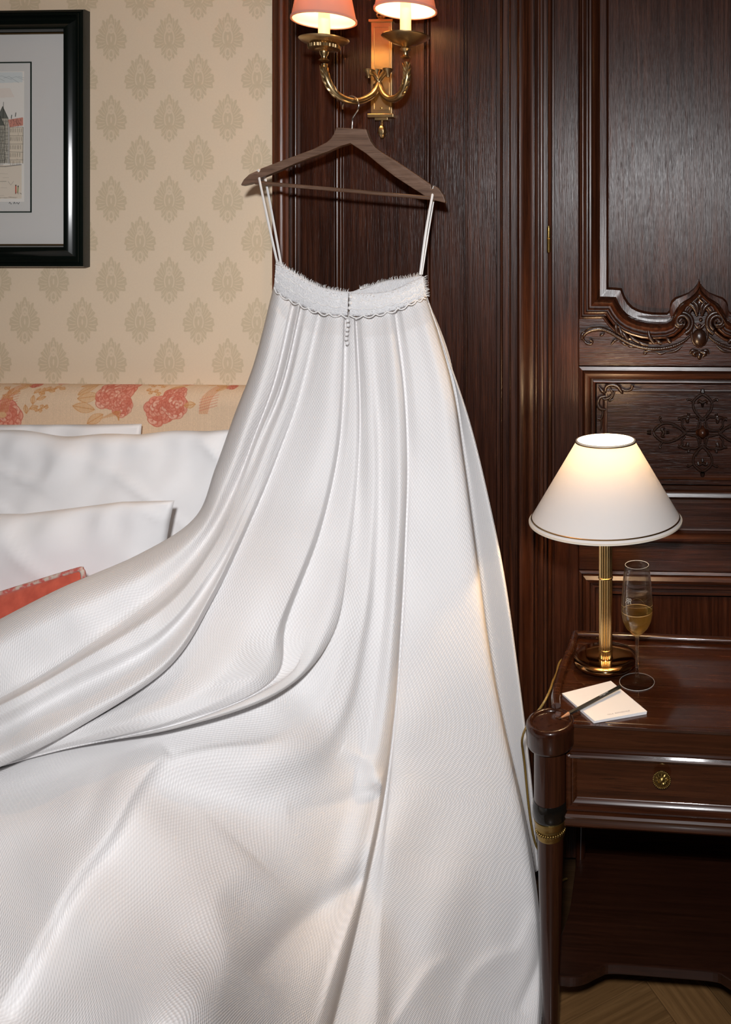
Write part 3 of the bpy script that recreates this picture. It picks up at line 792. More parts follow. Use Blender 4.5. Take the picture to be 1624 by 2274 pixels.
# headboard with printed linen
hx0, hx1 = -2.05, X(600, -.06); 
FL = Canvas(1440, 190, srgb(226, 196, 164))            # canvas x = photo px + 220
rn = random.Random(11)
red1, red2, red3, och, och2 = srgb(206, 112, 88), srgb(226, 152, 128), srgb(186, 78, 58), srgb(202, 136, 74), srgb(226, 184, 134)
def F(x, y): return (x+900, y-850+10)
def leaf_(x, y, L, an, wd, c, dk):
    x, y = F(x, y); ex, ey = x+L*math.cos(an), y+L*math.sin(an)
    FL.ell((x+ex)/2, (y+ey)/2, L/2, wd, an, c, .55)
    n = int(L/3)
    for i in range(1, n):
        t = i/n; bx, by = x+(ex-x)*t, y+(ey-y)*t; h = wd*math.sin(math.pi*t)*.95
        for s in (1, -1):
            FL.seg(bx, by, bx+h*math.cos(an+s*1.1), by+h*math.sin(an+s*1.1), .9, dk, .7)
    FL.seg(x, y, ex, ey, 1.3, dk, .9)
    for s in (1, -1):
        FL.line([(x+(ex-x)*t-s*wd*math.sin(math.pi*t)*math.sin(an), y+(ey-y)*t+s*wd*math.sin(math.pi*t)*math.cos(an)) for t in np.linspace(0, 1, 9)], 1.0, dk, .85)
def peony(x, y, R_, c1=red2, c2=red1, c3=red3):
    for ring, (rr, n, pr) in enumerate([(.72, 11, .34), (.45, 8, .32), (.18, 5, .28)]):
        for i in range(n):
            a = 2*math.pi*(i+.5*ring)/n+rn.uniform(-.15, .15); q = R_*rr*rn.uniform(.85, 1.1)
            cx, cy = F(x+q*math.cos(a), y+q*math.sin(a)*1.05); pr_ = R_*pr*rn.uniform(.85, 1.15)
            FL.ell(cx, cy, pr_*1.15, pr_*.9, a+math.pi/2, c2, .95); FL.ell(cx+1.2*math.cos(a), cy+1.2*math.sin(a), pr_*.92, pr_*.70, a+math.pi/2, rn.choice([c1, srgb(214, 128, 104), srgb(236, 184, 158), srgb(230, 164, 138)]), .95)
            for t in range(7):
                b_ = a+(t-3)*.28; FL.seg(cx-pr_*.7*math.cos(b_), cy-pr_*.7*math.sin(b_), cx+pr_*.55*math.cos(b_), cy+pr_*.55*math.sin(b_), 1.0, c3 if t % 2 else c2, .6)
            FL.line([(cx+pr_*.9*math.cos(b_), cy+pr_*.8*math.sin(b_)) for b_ in np.linspace(a-1.5, a+1.5, 8)], .9, c3, .65)
def sprig(x, y, an, n, L):
    for i in range(n):
        t = i/n; bx, by = x+L*t*math.cos(an), y+L*t*math.sin(an)
        leaf_(bx, by, L*.26, an+(.7 if i % 2 else -.7), 4.5, och2, och)
    FL.line([F(x, y), F(x+L*.5*math.cos(an)+2, y+L*.5*math.sin(an)), F(x+L*math.cos(an), y+L*math.sin(an))], 1.3, och, .8)
for off in (0, -430, -860):
    sprig(20+off, 945, -1.1, 6, 60); sprig(45+off, 935, -1.9, 5, 60); sprig(80+off, 945, -1.0, 6, 75); sprig(90+off, 900, -.35, 6, 60); sprig(10+off, 890, -2.7, 4, 40)
    sprig(100+off, 940, -.5, 4, 30)
    peony(35+off, 950, 36); FL.ell(*F(28+off, 948), 9, 7, 0, och2, .8)
    leaf_(220+off, 862, 42, 2.75, 9, och2, och); leaf_(215+off, 872, 42, 2.3, 10, och2, och); leaf_(232+off, 905, 44, 3.0, 12, och2, och); leaf_(228+off, 935, 48, 3.3, 11, och2, och); leaf_(246+off, 945, 40, 2.6, 10, och2, och)
    peony(268+off, 886, 42); peony(255+off, 905, 30); peony(285+off, 925, 24)
    for t in range(7): FL.line([F(240+off+t*5, 955-t), F(272+off+t*2, 938), F(280+off, 958)], 1.3, och, .6)
    sprig(330+off, 890, .2, 4, 36); sprig(322+off, 868, .1, 4, 45)
    peony(395+off, 900, 24); peony(368+off, 935, 32); peony(400+off, 925, 28); leaf_(420+off, 925, 24, -.15, 7, och2, och)
    leaf_(380+off, 885, 36, -.5, 5, och2, och)
    for t in range(16): FL.line([F(452+off+t*1.2, 942), F(456+off+t*1.5, 905), F(474+off+t*1.4, 872)], 1.1, och if t % 3 else red2, .65)
    for t in range(5): FL.line([F(452+off, 912+t*6), F(490+off, 900+t*6)], 1.4, red1, .7)
    leaf_(448+off, 862, 30, -.1, 8, och2, och); leaf_(470+off, 860, 28, .5, 8, och2, och); peony(508+off, 872, 12); 
    leaf_(500+off, 862, 30, -.5, 7, och2, och); leaf_(480+off, 890, 26, -.7, 6, och2, och)
    peony(130+off, 862-10, 14); peony(405+off, 850, 16)
FL.a *= (1+.05*np.random.RandomState(1).randn(FL.h, FL.w)[..., None])*(1+.03*np.sin(FL.X*2.1+np.random.RandomState(2).randn(1, FL.w)*2))[..., None]
top = Z(851, 300, -.05)
prof = []
rr = .045
for i in range(FL.h):
    s = i*.00107
    # goes over a rounded top from the back to the front, then down
    a = s/rr
    if a < math.pi*.62: an = math.pi*.5+.35-a; prof.append((-.062-rr*math.cos(an)*1.0, top-rr+rr*math.sin(an)))
    else: ls = s-math.pi*.62*rr; prof.append((prof[int(math.pi*.62*rr/.00107)][0]-.0+.06*ls*0, prof[int(math.pi*.62*rr/.00107)][1]-ls))
prof = [(-.062+(y+.062)*1.0, z) for y, z in prof]
P = np.zeros((FL.h, FL.w, 3))
xa, xb = X(-900, -.1), X(540, -.1)
P[..., 0] = np.linspace(xa, xb, FL.w)[None]
for i, (y, z) in enumerate(prof): P[i, :, 1] = -.124-(y+.062); P[i, :, 2] = z
P[..., 1] = 0; 
for i in range(FL.h):
    s = i*.00107; a = s/rr
    if a < 2.1: P[i, :, 1] = -.070-rr*math.sin(a-.53); P[i, :, 2] = top-rr+rr*math.cos(a-.53)
    else:
        y21, z21 = -.070-rr*math.sin(2.1-.53), top-rr+rr*math.cos(2.1-.53)
        P[i, :, 1] = y21; P[i, :, 2] = z21-(s-2.1*rr)
hb_ = grid_mesh(P, 'printed_cover', M['floral'], bed, col=np.clip(FL.a, 0, 1))
pc = [(-.025, .30), (-.112, .30), (-.112, top-rr)]+[(-.069-(rr-.002)*math.sin(a), top-rr+(rr-.002)*math.cos(a)) for a in np.linspace(math.pi/2, -math.pi/2*.9, 10)]+[(-.025, top-rr)]
v = [(max(xa-.1, -2.6), y, z) for y, z in pc]+[(xb+.06, y, z) for y, z in pc]; n = len(pc)
MB().add(v, [tuple(range(n))[::-1], tuple(range(n, 2*n))]+[(i, n+i, n+(i+1) % n, (i+1) % n)[::-1] for i in range(n)]).build('headboard', plain('headboard_linen', tuple(srgb(226, 196, 164)), .9, bmp=.1), bed, True, angle=40)

# ================================================================== PILLOWS
def pillow(name, x0, x1, zb, zt, yb, yf, mat, label, cat, lean=0.0, topline=None, wr=1.0, seed=0, group=None, amp=.007, pinch=.035):
    zb += .010
    """standing pillow: back face near y=yb, front bulging to yf"""
    N = 90; Mz = 60
    u = np.linspace(-1, 1, N); v = np.linspace(-1, 1, Mz)
    P = np.zeros((2, Mz, N, 3))
    for j, vv in enumerate(v):
        for i, uu in enumerate(u):
            fx = 1-pinch*(1-vv**2)*abs(uu)**3/.5*.6; x = (x0+x1)/2+(x1-x0)/2*uu*fx
            fz = 1-pinch*(1-uu**2)*abs(vv)**3*1.0
            z = (zb+zt)/2+(zt-zb)/2*vv*fz
            if topline is not None: z += topline(x)*(vv+1)/2
            th = (max(0, 1-abs(uu)**3.2)**.55)*(max(0, 1-abs(vv)**2.6)**.6)
            wn = noise.noise(Vector((x*7+seed+z*5, z*11-x*3, seed)))*amp + noise.noise(Vector((x*16-z*14+seed, z*9+x*5, seed+5)))*amp*.55
            rg = abs(noise.noise(Vector((x*6+z*9+seed*2, (z-x*.45)*3.2, seed+9)))); wn -= amp*.9*max(0, .22-rg)**1.5/.1*max(0, vv+.1)
            edge = max(0, abs(vv)-.6)/.4
            wn += edge*noise.noise(Vector((x*22+seed, z*8, 2)))*amp*1.2
            wn *= wr*min(1, th*2.5)
            ym = (yb+yf)/2-lean*(z-zb)*-1
            T = abs(yf-yb)/2
            P[0, j, i] = (x, ym-T*th+wn, z); P[1, j, i] = (x, ym+T*th*.9, z)
    mb = MB(); vs_ = [tuple(p) for p in P.reshape(-1, 3)]
    K = Mz*N; fs_ = []
    for j in range(Mz-1):
        for i in range(N-1):
            fs_.append((j*N+i, j*N+i+1, (j+1)*N+i+1, (j+1)*N+i))
            fs_.append((K+j*N+i, K+(j+1)*N+i, K+(j+1)*N+i+1, K+j*N+i+1))
    o = mb.add(vs_, fs_).build(name, mat, None)
    wd = o.modifiers.new('weld', 'WELD'); wd.merge_threshold = .0008
    tag(o, label, cat, group); return o
xr1 = X(610, -.2)
pillow('pillow', -2.2, X(262, -.2)+.02, BZ, Z(951, 150, -.2), -.115, -.175, M['linen'], 'white pillow half hidden at far left, leaning on floral headboard behind its neighbour', 'pillow', lean=0, seed=3, amp=.009, pinch=.02)
tl = lambda x: .012*math.sin((x-X(330, -.2))*9) + (.014 if x > X(420, -.2) else 0)
pillow('pillow', X(225, -.22)-.30, xr1, BZ, Z(948, 400, -.22)-.003, -.195, -.30, M['linen'], 'tall white pillow against the floral headboard, partly behind the skirt', 'pillow', topline=lambda x: .003*math.sin(x*17+1)+.002*math.sin(x*41)+.006*noise.noise(Vector((x*9, 1, 4)))+.010*min(1, max(0, (x-X(330, -.22))*6)), seed=8, amp=.009, pinch=.03)
pillow('pillow', -2.0, X(386, -.385), BZ, Z(1112, 380, -.385), -.325, -.44, M['linen'], 'white pillow with pointed corner standing in front of the taller pillow', 'pillow', seed=14, amp=.010, pinch=.045, topline=lambda x: -.022*max(0, min(1, (X(300, -.34)-x)/.2)))
cu = pillow('cushion', -1.8, X(194, -.5), BZ, Z(1256, 190, -.5), -.46, -.56, M['coral'], 'coral red velvet cushion with piped edge between white pillow and skirt', 'cushion', seed=20, amp=.002, pinch=.0, topline=lambda x: -.115*max(0, min(1, (X(194, -.5)-x)/.36)))
cz = Z(1256, 190, -.5); cx_ = X(194, -.5)
pp = [(cx_, -.51, cz-.08), (cx_, -.51, cz-.02), (cx_-.004, -.51, cz-.005), (cx_-.014, -.51, cz-.005), (cx_-.10, -.51, cz-.032), (cx_-.20, -.51, cz-.064), (cx_-.33, -.51, cz-.105), (cx_-.37, -.51, cz-.115), (cx_-.6, -.51, cz-.115)]
MB().add(*tube(pp, .0045, 8, 6)).build('piping', M['coral_pipe'], cu)

# ================================================================== WEDDING SKIRT
def pchip(x, Y, xq):
    """monotone cubic; Y shape (n, m)"""
    x = np.asarray(x, float); h = np.diff(x); d = np.diff(Y, axis=0)/h[:, None]
    n = len(x); mslope = np.zeros_like(Y)
    for i in range(1, n-1):
        w1, w2 = 2*h[i]+h[i-1], h[i]+2*h[i-1]
        same = d[i-1]*d[i] > 0
        with np.errstate(divide='ignore', invalid='ignore'):
            g = (w1+w2)/(w1/d[i-1]+w2/d[i])
        mslope[i] = np.where(same, g, 0)
    mslope[0] = d[0]; mslope[-1] = d[-1]
    k = np.clip(np.searchsorted(x, xq)-1, 0, n-2); t = ((xq-x[k])/h[k])[:, None]; hk = h[k][:, None]
    return (Y[k]*(1+2*t)*(1-t)**2+mslope[k]*hk*t*(1-t)**2+Y[k+1]*t*t*(3-2*t)+mslope[k+1]*hk*t*t*(t-1))
LY = [600, 760, 900, 1100, 1200, 1300, 1400, 1700, 2000, 2274, 2600]
LD = [1.845, 1.80, 1.74, 1.62, 1.54, 1.465, 1.41, 1.29, 1.15, 1.03, .90]
RY = [600, 900, 1200, 1400, 1700, 2000, 2274, 2600]
RD = [1.845, 1.775, 1.72, 1.68, 1.64, 1.58, 1.51, 1.40]
def baseD(px, py):
    l = pchip(LY, np.array(LD)[:, None], np.clip(py.ravel(), 600, 2600))[:, 0].reshape(py.shape)
    r = pchip(RY, np.array(RD)[:, None], np.clip(py.ravel(), 600, 2600))[:, 0].reshape(py.shape)
    t = np.clip((px-300)/900, 0, 1); t = t*t*(3-2*t)
    return l+(r-l)*t
def finalD(px, py, off):
    D = baseD(px, py)-off
    fl_ = (H-.012)*FPX/np.maximum(py-HY, 1)          # keep above the floor
    bd_ = (H-BZ-.02)*FPX/np.maximum(py-HY, 1)          # keep above the bed
    t = np.clip((px-430)/180, 0, 1); t = t*t*(3-2*t)
    lim = bd_+(fl_-bd_)*t
    return np.minimum(D, lim)
# columns: 9 stations of (px, py, off)   off > 0 = toward the camera (metres)
C = []
def col(u, pts, offs): C.append((u, [(p[0], p[1], o) for p, o in zip(pts, offs)]))
col(0, [(611, 636), (566, 800), (521, 920), (478, 1040), (432, 1150), (310, 1230), (130, 1308), (-60, 1405), (-240, 1490)], [-.06, -.07, -.07, -.05, -.03, -.03, -.03, -.03, -.03])
col(.5, [(613, 640), (569, 802), (525, 924), (482, 1046), (434, 1158), (312, 1240), (130, 1318), (-60, 1415), (-240, 1500)], [-.02, -.02, -.02, -.012, -.008, -.01, -.01, -.01, -.01])
col(1.6, [(628, 655), (590, 815), (545, 950), (500, 1070), (444, 1180), (332, 1268), (140, 1362), (-60, 1460), (-240, 1540)], [.008, .018, .022, .02, .014, .014, .016, .014, .01])
col(2.7, [(648, 668), (608, 838), (563, 966), (517, 1088), (455, 1202), (358, 1308), (166, 1443), (-6, 1546), (-220, 1640)], [.004, .0, -.004, -.006, -.008, -.012, -.014, -.012, -.01])
col(2.95, [(656, 672), (613, 840), (566, 968), (519, 1090), (457, 1205), (361, 1312), (170, 1448), (-4, 1551), (-220, 1645)], [-.006, -.014, -.012, -.008, -.008, -.012, -.014, -.012, -.01])
col(3.3, [(668, 676), (627, 842), (577, 968), (527, 1094), (464, 1216), (366, 1330), (172, 1460), (-4, 1560), (-220, 1652)], [.012, .014, .010, .006, .004, .0, -.002, -.002, -.002])
col(3.6, [(673, 680), (632, 846), (583, 973), (533, 1100), (468, 1228), (366, 1352), (168, 1475), (-6, 1570), (-220, 1660)], [-.002, .0, .006, .012, .018, .020, .018, .016, .01])
col(4.1, [(686, 686), (644, 856), (596, 985), (545, 1113), (472, 1254), (360, 1392), (158, 1500), (-8, 1590), (-220, 1676)], [.010, .018, .020, .020, .020, .018, .014, .012, .01])
col(4.6, [(697, 690), (652, 862), (604, 994), (552, 1124), (474, 1282), (348, 1432), (156, 1538), (-10, 1625), (-220, 1705)], [.008, .014, .016, .014, .008, -.004, -.008, -.008, -.004])
col(5.2, [(706, 693), (660, 868), (611, 1002), (557, 1134), (470, 1318), (368, 1470), (178, 1590), (-5, 1680), (-220, 1770)], [.002, .004, .006, .012, .020, .020, .018, .014, .01])
col(5.5, [(711, 694), (664, 872), (616, 1006), (561, 1140), (472, 1328), (372, 1482), (184, 1610), (-2, 1704), (-220, 1792)], [-.004, -.004, -.002, .0, .0, -.004, -.008, -.016, -.02])
col(5.75, [(715, 695), (668, 873), (620, 1006), (565, 1141), (475, 1329), (374, 1483), (188, 1606), (12, 1696), (-220, 1780)], [-.006, -.008, -.012, -.020, -.026, -.028, -.028, -.03, -.03])
col(6.6, [(733, 697), (695, 872), (655, 1008), (600, 1155), (520, 1335), (420, 1490), (240, 1590), (40, 1680), (-200, 1760)], [.008, .008, .004, .0, -.004, -.006, -.010, -.04, -.05])
col(7.6, [(750, 699), (732, 872), (708, 1015), (660, 1172), (582, 1362), (480, 1515), (300, 1600), (70, 1676), (-200, 1758)], [.014, .020, .020, .018, .018, .016, .008, -.04, -.055])
col(8.4, [(764, 702), (755, 874), (738, 1020), (695, 1188), (622, 1376), (570, 1500), (380, 1600), (95, 1672), (-200, 1760)], [.006, .010, .016, .020, .022, .016, .008, -.04, -.055])
col(8.7, [(768, 703), (761, 876), (746, 1022), (705, 1190), (633, 1378), (602, 1512), (400, 1604), (105, 1672), (-200, 1760)], [-.006, -.002, .002, .004, .004, .004, .0, -.045, -.06])
col(8.9, [(771, 703), (764, 876), (749, 1022), (709, 1190), (638, 1379), (606, 1512), (404, 1604), (108, 1672), (-200, 1760)], [-.004, -.006, -.007, -.009, -.010, -.004, .0, -.045, -.06])
col(9.5, [(779, 703), (778, 880), (766, 1032), (735, 1200), (680, 1385), (640, 1500), (425, 1600), (115, 1670), (-200, 1760)], [.006, .004, .002, .0, .0, .006, .004, -.045, -.06])
col(10.3, [(785, 703), (790, 885), (786, 1040), (766, 1206), (722, 1405), (628, 1528), (400, 1611), (118, 1668), (-200, 1760)], [.010, .006, .006, .008, .014, .016, .010, -.04, -.06])
col(10.6, [(788, 703), (796, 886), (793, 1042), (774, 1210), (737, 1412), (618, 1540), (386, 1619), (118, 1667), (-200, 1760)], [-.006, .0, .0, .004, .004, .0, -.004, -.045, -.06])
col(10.8, [(790, 703), (799, 886), (796, 1042), (778, 1210), (741, 1408), (622, 1532), (390, 1612), (120, 1664), (-200, 1756)], [-.010, -.008, -.004, .0, -.004, -.036, -.042, -.06, -.07])
col(11.4, [(793, 703), (805, 886), (804, 1042), (788, 1208), (756, 1404), (650, 1560), (350, 1640), (60, 1730), (-230, 1820)], [-.004, .0, .0, -.002, .0, -.026, -.034, -.034, -.03])
col(12.2, [(798, 704), (811, 886), (813, 1042), (803, 1204), (776, 1400), (662, 1610), (340, 1680), (-20, 1880), (-300, 2080)], [.004, .006, .006, .002, .004, -.008, -.018, -.016, -.01])
col(12.9, [(802, 704), (816, 886), (820, 1042), (812, 1202), (790, 1400), (690, 1625), (372, 1718), (60, 2120), (-200, 2400)], [.008, .010, .010, .006, .006, .0, -.006, -.004, .0])
col(13.8, [(810, 704), (824, 884), (830, 1040), (824, 1200), (804, 1400), (725, 1640), (470, 1830), (240, 2200), (60, 2520)], [.010, .012, .012, .010, .008, .004, -.010, -.012, .0])
col(15, [(824, 703), (838, 880), (844, 1038), (840, 1200), (822, 1400), (765, 1640), (610, 1900), (450, 2250), (320, 2600)], [.006, .006, .004, .002, .0, -.002, -.004, -.004, .0])
col(16.4, [(845, 702), (858, 876), (864, 1034), (860, 1200), (846, 1400), (810, 1640), (730, 1895), (610, 2265), (500, 2600)], [.010, .014, .012, .008, .006, .004, .004, .004, .0])
col(17.6, [(862, 700), (880, 870), (888, 1030), (884, 1200), (872, 1400), (850, 1620), (802, 1870), (700, 2274), (600, 2600)], [.016, .024, .026, .026, .026, .024, .022, .020, .01])
col(18.2, [(872, 698), (894, 866), (901, 1030), (896, 1200), (886, 1400), (869, 1610), (832, 1860), (732, 2274), (640, 2600)], [.006, .010, .012, .012, .012, .012, .012, .010, .0])
col(18.45, [(876, 697), (898, 865), (905, 1030), (900, 1200), (890, 1400), (874, 1610), (838, 1860), (740, 2274), (650, 2600)], [-.003, -.006, -.008, -.010, -.012, -.016, -.028, -.035, -.03])
col(18.9, [(879, 697), (902, 864), (908, 1030), (903, 1200), (893, 1400), (877, 1608), (848, 1860), (785, 2274), (720, 2600)], [-.003, -.006, -.008, -.010, -.012, -.016, -.022, -.02, -.02])
col(19.3, [(883, 696), (906, 864), (912, 1030), (907, 1200), (897, 1400), (881, 1606), (857, 1862), (838, 2274), (810, 2600)], [.0, -.002, -.005, -.006, -.008, -.012, -.012, .004, .0])
col(20.2, [(892, 693), (922, 862), (930, 1030), (928, 1200), (922, 1400), (912, 1610), (890, 1865), (868, 2274), (840, 2600)], [.010, .008, .004, .002, .0, .0, -.002, .0, .0])
col(21.6, [(908, 686), (950, 858), (966, 1028), (972, 1200), (976, 1400), (980, 1615), (985, 1880), (950, 2260), (900, 2600)], [.006, .008, .010, .010, .010, .010, .008, .012, .0])
col(23, [(926, 676), (976, 856), (998, 1024), (1016, 1205), (1034, 1400), (1052, 1620), (1080, 1890), (1070, 2240), (1040, 2600)], [.010, .012, .014, .014, .014, .014, .012, .006, .0])
col(24, [(938, 668), (993, 854), (1018, 1020), (1043, 1208), (1066, 1405), (1096, 1612), (1146, 1890), (1150, 2220), (1120, 2560)], [.0, .004, .008, .010, .010, .010, .004, -.006, .0])
col(24.6, [(944, 664), (1001, 852), (1027, 1014), (1053, 1205), (1079, 1408), (1113, 1600), (1172, 1890), (1196, 2190), (1170, 2520)], [-.014, -.008, -.004, .0, .0, .0, -.006, -.012, -.01])
col(24.9, [(946, 662), (1004, 851), (1030, 1012), (1056, 1203), (1083, 1409), (1118, 1598), (1181, 1886), (1207, 2170), (1186, 2500)], [-.05, -.04, -.034, -.03, -.03, -.03, -.03, -.03, -.03])
NR, NC = 520, 560
us = np.array([c[0] for c in C]); data = np.array([c[1] for c in C], float)      # (ncol, 9, 3)
data[:, 0, 1] -= 14
# vertical densify
st = np.linspace(0, 8, NR)
dens = np.zeros((len(C), NR, 3))
for i in range(len(C)):
    P9 = np.vstack([2*data[i, 0]-data[i, 1], data[i], 2*data[i, -1]-data[i, -2]])
    k = np.clip(st.astype(int), 0, 7); t = (st-k)[:, None]
    a, b_, c, d = P9[k], P9[k+1], P9[k+2], P9[k+3]
    dens[i] = .5*((2*b_)+(-a+c)*t+(2*a-5*b_+4*c-d)*t*t+(-a+3*b_-3*c+d)*t**3)
# even spacing of samples over fabric coordinate, denser in sharp places
uq = np.interp(np.linspace(0, 1, NC), np.linspace(0, 1, len(us)), us)*.5+np.linspace(us[0], us[-1], NC)*.5
flat = dens.reshape(len(C), -1)
G = pchip(us, flat, uq).reshape(NC, NR, 3).transpose(1, 0, 2)                     # rows, cols, 3
px, py, of = G[..., 0], G[..., 1], G[..., 2]
U2 = np.repeat(uq[None], NR, 0)
# broad soft swells and creases of the train
def gauss(cx, cy, sx, sy, an, amp):
    ca, sa = math.cos(an), math.sin(an); dx, dy = px-cx, py-cy
    return amp*np.exp(-((dx*ca+dy*sa)/sx)**2-((-dx*sa+dy*ca)/sy)**2)
lower = np.clip((U2-11.6)/.8, 0, 1)
def crease(pts, wl, wr_, amp):
    """ridge along a polyline: sharp on one side (right), soft on the other"""
    pts = catmull(pts, 10); best = np.full(px.shape, 1e9); sgn = np.zeros(px.shape); tt = np.zeros(px.shape)
    n = len(pts)
    for i in range(n-1):
        x0, y0 = pts[i]; x1, y1 = pts[i+1]; dx, dy = x1-x0, y1-y0; L = dx*dx+dy*dy
        t = np.clip(((px-x0)*dx+(py-y0)*dy)/L, 0, 1); d = np.hypot(px-x0-t*dx, py-y0-t*dy)
        s_ = np.sign((px-x0)*dy-(py-y0)*dx); upd = d < best
        best = np.where(upd, d, best); sgn = np.where(upd, s_, sgn); tt = np.where(upd, (i+t)/(n-1), tt)
    wd = np.where(sgn > 0, wr_, wl); env = np.clip(np.sin(np.pi*np.clip(tt, 0.0, 1))**.5, 0, 1)
    return amp*env*np.exp(-(best/wd)**1.6)
lowL = lower*np.clip((18.3-U2)/.25, 0, 1); lowR = np.clip((U2-19.2)/.6, 0, 1)
of = of + lowL*(crease([(372, 1668), (345, 1690), (290, 1765), (240, 1855), (170, 1945), (110, 2050), (50, 2160), (-10, 2270), (-60, 2400)], 90, 16, .020)
                 + gauss(380, 2330, 200, 270, .25, .15) + gauss(430, 1770, 150, 70, .2, -.02)
                 + crease([(560, 2170), (660, 2060), (760, 1985), (845, 1930)], 60, 34, -.026)
                 + crease([(470, 2300), (500, 2120), (480, 1990), (560, 1900)], 60, 90, .022)
                 + crease([(700, 2300), (760, 2100), (810, 1950), (845, 1800), (850, 1735)], 46, 12, .016)
                 + crease([(640, 1800), (740, 1785), (812, 1760), (850, 1737)], 26, 20, -.006)
                 + crease([(760, 1660), (815, 1690), (850, 1732)], 22, 16, .006)
                 + gauss(846, 1738, 22, 20, 0, .018)
                 + gauss(520, 1800, 150, 90, .5, -.014) + gauss(330, 1980, 110, 190, .5, -.010) + gauss(640, 1680, 90, 50, -.3, .012)
                 + gauss(120, 1790, 130, 50, -.3, .010) + gauss(215, 1760, 28, 90, .35, -.006)
                 ) + lowR*(crease([(820, 2320), (874, 2274), (915, 2210), (947, 2160), (1000, 2120)], 30, 14, .006)
                 + crease([(1010, 2300), (1041, 2180), (1100, 2125), (1153, 2105), (1190, 2010)], 34, 16, .005)
                 + gauss(1000, 2000, 60, 160, .2, .012) + crease([(1150, 2250), (1195, 2140), (1200, 2050)], 24, 12, -.008))
of = of + .0035*np.array([[noise.noise(Vector((uq[j]*.55, i*.018, 3))) for j in range(0, NC, 4)] for i in range(0, NR, 4)]).repeat(4, 0).repeat(4, 1)[:NR, :NC]*0
wob = np.zeros((NR, NC))
for (fx, fy, ph, am) in [(.021, .008, 0, .0020), (-.013, .016, 2, .0022), (.034, -.011, 4, .0012), (.009, .027, 1, .0014)]:
    wob += am*np.sin(px*fx+py*fy+ph+1.3*np.sin(px*fy*.7+py*fx*.5))
of = of - .020*np.clip(1-st/.30, 0, 1)[:, None]
of = of + wob*np.clip((py-720)/300, 0, 1)*(1-.75*np.clip((U2-19.5)/2, 0, 1))
Dd = finalD(px, py, of)
dirx = RIGHT.x*((px-CX)/FPX)+FWD.x; diry = RIGHT.y*((px-CX)/FPX)+FWD.y; dirz = (HY-py)/FPX
P = np.stack([CAM.x+dirx*Dd, CAM.y+diry*Dd, CAM.z+dirz*Dd], -1)
du = np.linalg.norm(np.diff(P, axis=1), axis=2); cu_ = np.concatenate([np.zeros((NR, 1)), np.cumsum(du, 1)], 1)
ref = int(np.argmin(abs(uq-14.5))); cu_ = cu_-cu_[:, ref:ref+1]
dv = np.linalg.norm(np.diff(P, axis=0), axis=2); cvv = np.concatenate([np.zeros((1, NC)), np.cumsum(dv, 0)], 0)
UV = np.stack([cu_, cvv], -1)
skirt = empty('wedding_skirt', (P[0, NC//2, 0], P[0, NC//2, 1], 0), 'long white pique bridal skirt with lace waistband hanging and spread over the bed', 'skirt')
sk = grid_mesh(P, 'front_panel', M['pique'], skirt, uv=UV)
so = sk.modifiers.new('thickness', 'SOLIDIFY'); so.thickness = .0012; so.offset = -1
# back layer of the skirt
Bc = [(1.0, [(930, 640), (985, 800), (1000, 1000), (1020, 1200), (1040, 1400), (1060, 1600), (1090, 1780), (1120, 1920)], .00),
      (2.0, [(946, 655), (1000, 800), (1034, 1000), (1062, 1200), (1090, 1400), (1120, 1600), (1155, 1780), (1186, 1937)], -.01),
      (2.6, [(952, 672), (985, 770), (1040, 935), (1082, 1110), (1118, 1290), (1149, 1500), (1176, 1720), (1194, 1934)], .012),
      (2.9, [(954, 676), (988, 770), (1044, 935), (1087, 1110), (1123, 1290), (1153, 1500), (1180, 1720), (1198, 1931)], .0),
      (3.2, [(952, 680), (985, 772), (1040, 937), (1083, 1112), (1119, 1292), (1149, 1502), (1176, 1722), (1194, 1931)], -.03),
      (4.5, [(900, 668), (890, 800), (900, 1000), (900, 1200), (900, 1400), (900, 1560), (900, 1700), (900, 1840)], -.05),
      (6.0, [(780, 668), (770, 800), (740, 960), (720, 1100), (700, 1240), (690, 1360), (680, 1450), (680, 1540)], -.05),
      (7.5, [(640, 648), (615, 780), (580, 900), (555, 1000), (530, 1100), (520, 1180), (510, 1260), (500, 1330)], -.04)]
ub = np.array([c[0] for c in Bc]); db_ = np.array([[(a, c, q[2]) for a, c in q[1]] for q in Bc], float)
NRb, NCb = 160, 120
s2 = np.linspace(0, 7, NRb); dn = np.zeros((len(Bc), NRb, 3))
for i in range(len(Bc)):
    P9 = np.vstack([2*db_[i, 0]-db_[i, 1], db_[i], 2*db_[i, -1]-db_[i, -2]]); k = np.clip(s2.astype(int), 0, 6); t = (s2-k)[:, None]
    a, b_, c, d = P9[k], P9[k+1], P9[k+2], P9[k+3]
    dn[i] = .5*((2*b_)+(-a+c)*t+(2*a-5*b_+4*c-d)*t*t+(-a+3*b_-3*c+d)*t**3)
ubq = np.linspace(ub[0], ub[-1], NCb)
Gb = pchip(ub, dn.reshape(len(Bc), -1), ubq).reshape(NCb, NRb, 3).transpose(1, 0, 2)
pbx, pby, pbo = Gb[..., 0], Gb[..., 1], Gb[..., 2]
ty = np.clip((pby-650)/600, 0, 1)
Db = 1.845+.02*ty-.10*np.clip((pby-650)/1250, 0, 1)-pbo*.6+.02
dirx = RIGHT.x*((pbx-CX)/FPX)+FWD.x; diry = RIGHT.y*((pbx-CX)/FPX)+FWD.y; dirz = (HY-pby)/FPX
Pb = np.stack([CAM.x+dirx*Db, CAM.y+diry*Db, CAM.z+dirz*Db], -1)
du = np.linalg.norm(np.diff(Pb, axis=1), axis=2); cb = np.concatenate([np.zeros((NRb, 1)), np.cumsum(du, 1)], 1)
dv = np.linalg.norm(np.diff(Pb, axis=0), axis=2); cw = np.concatenate([np.zeros((1, NCb)), np.cumsum(dv, 0)], 0)
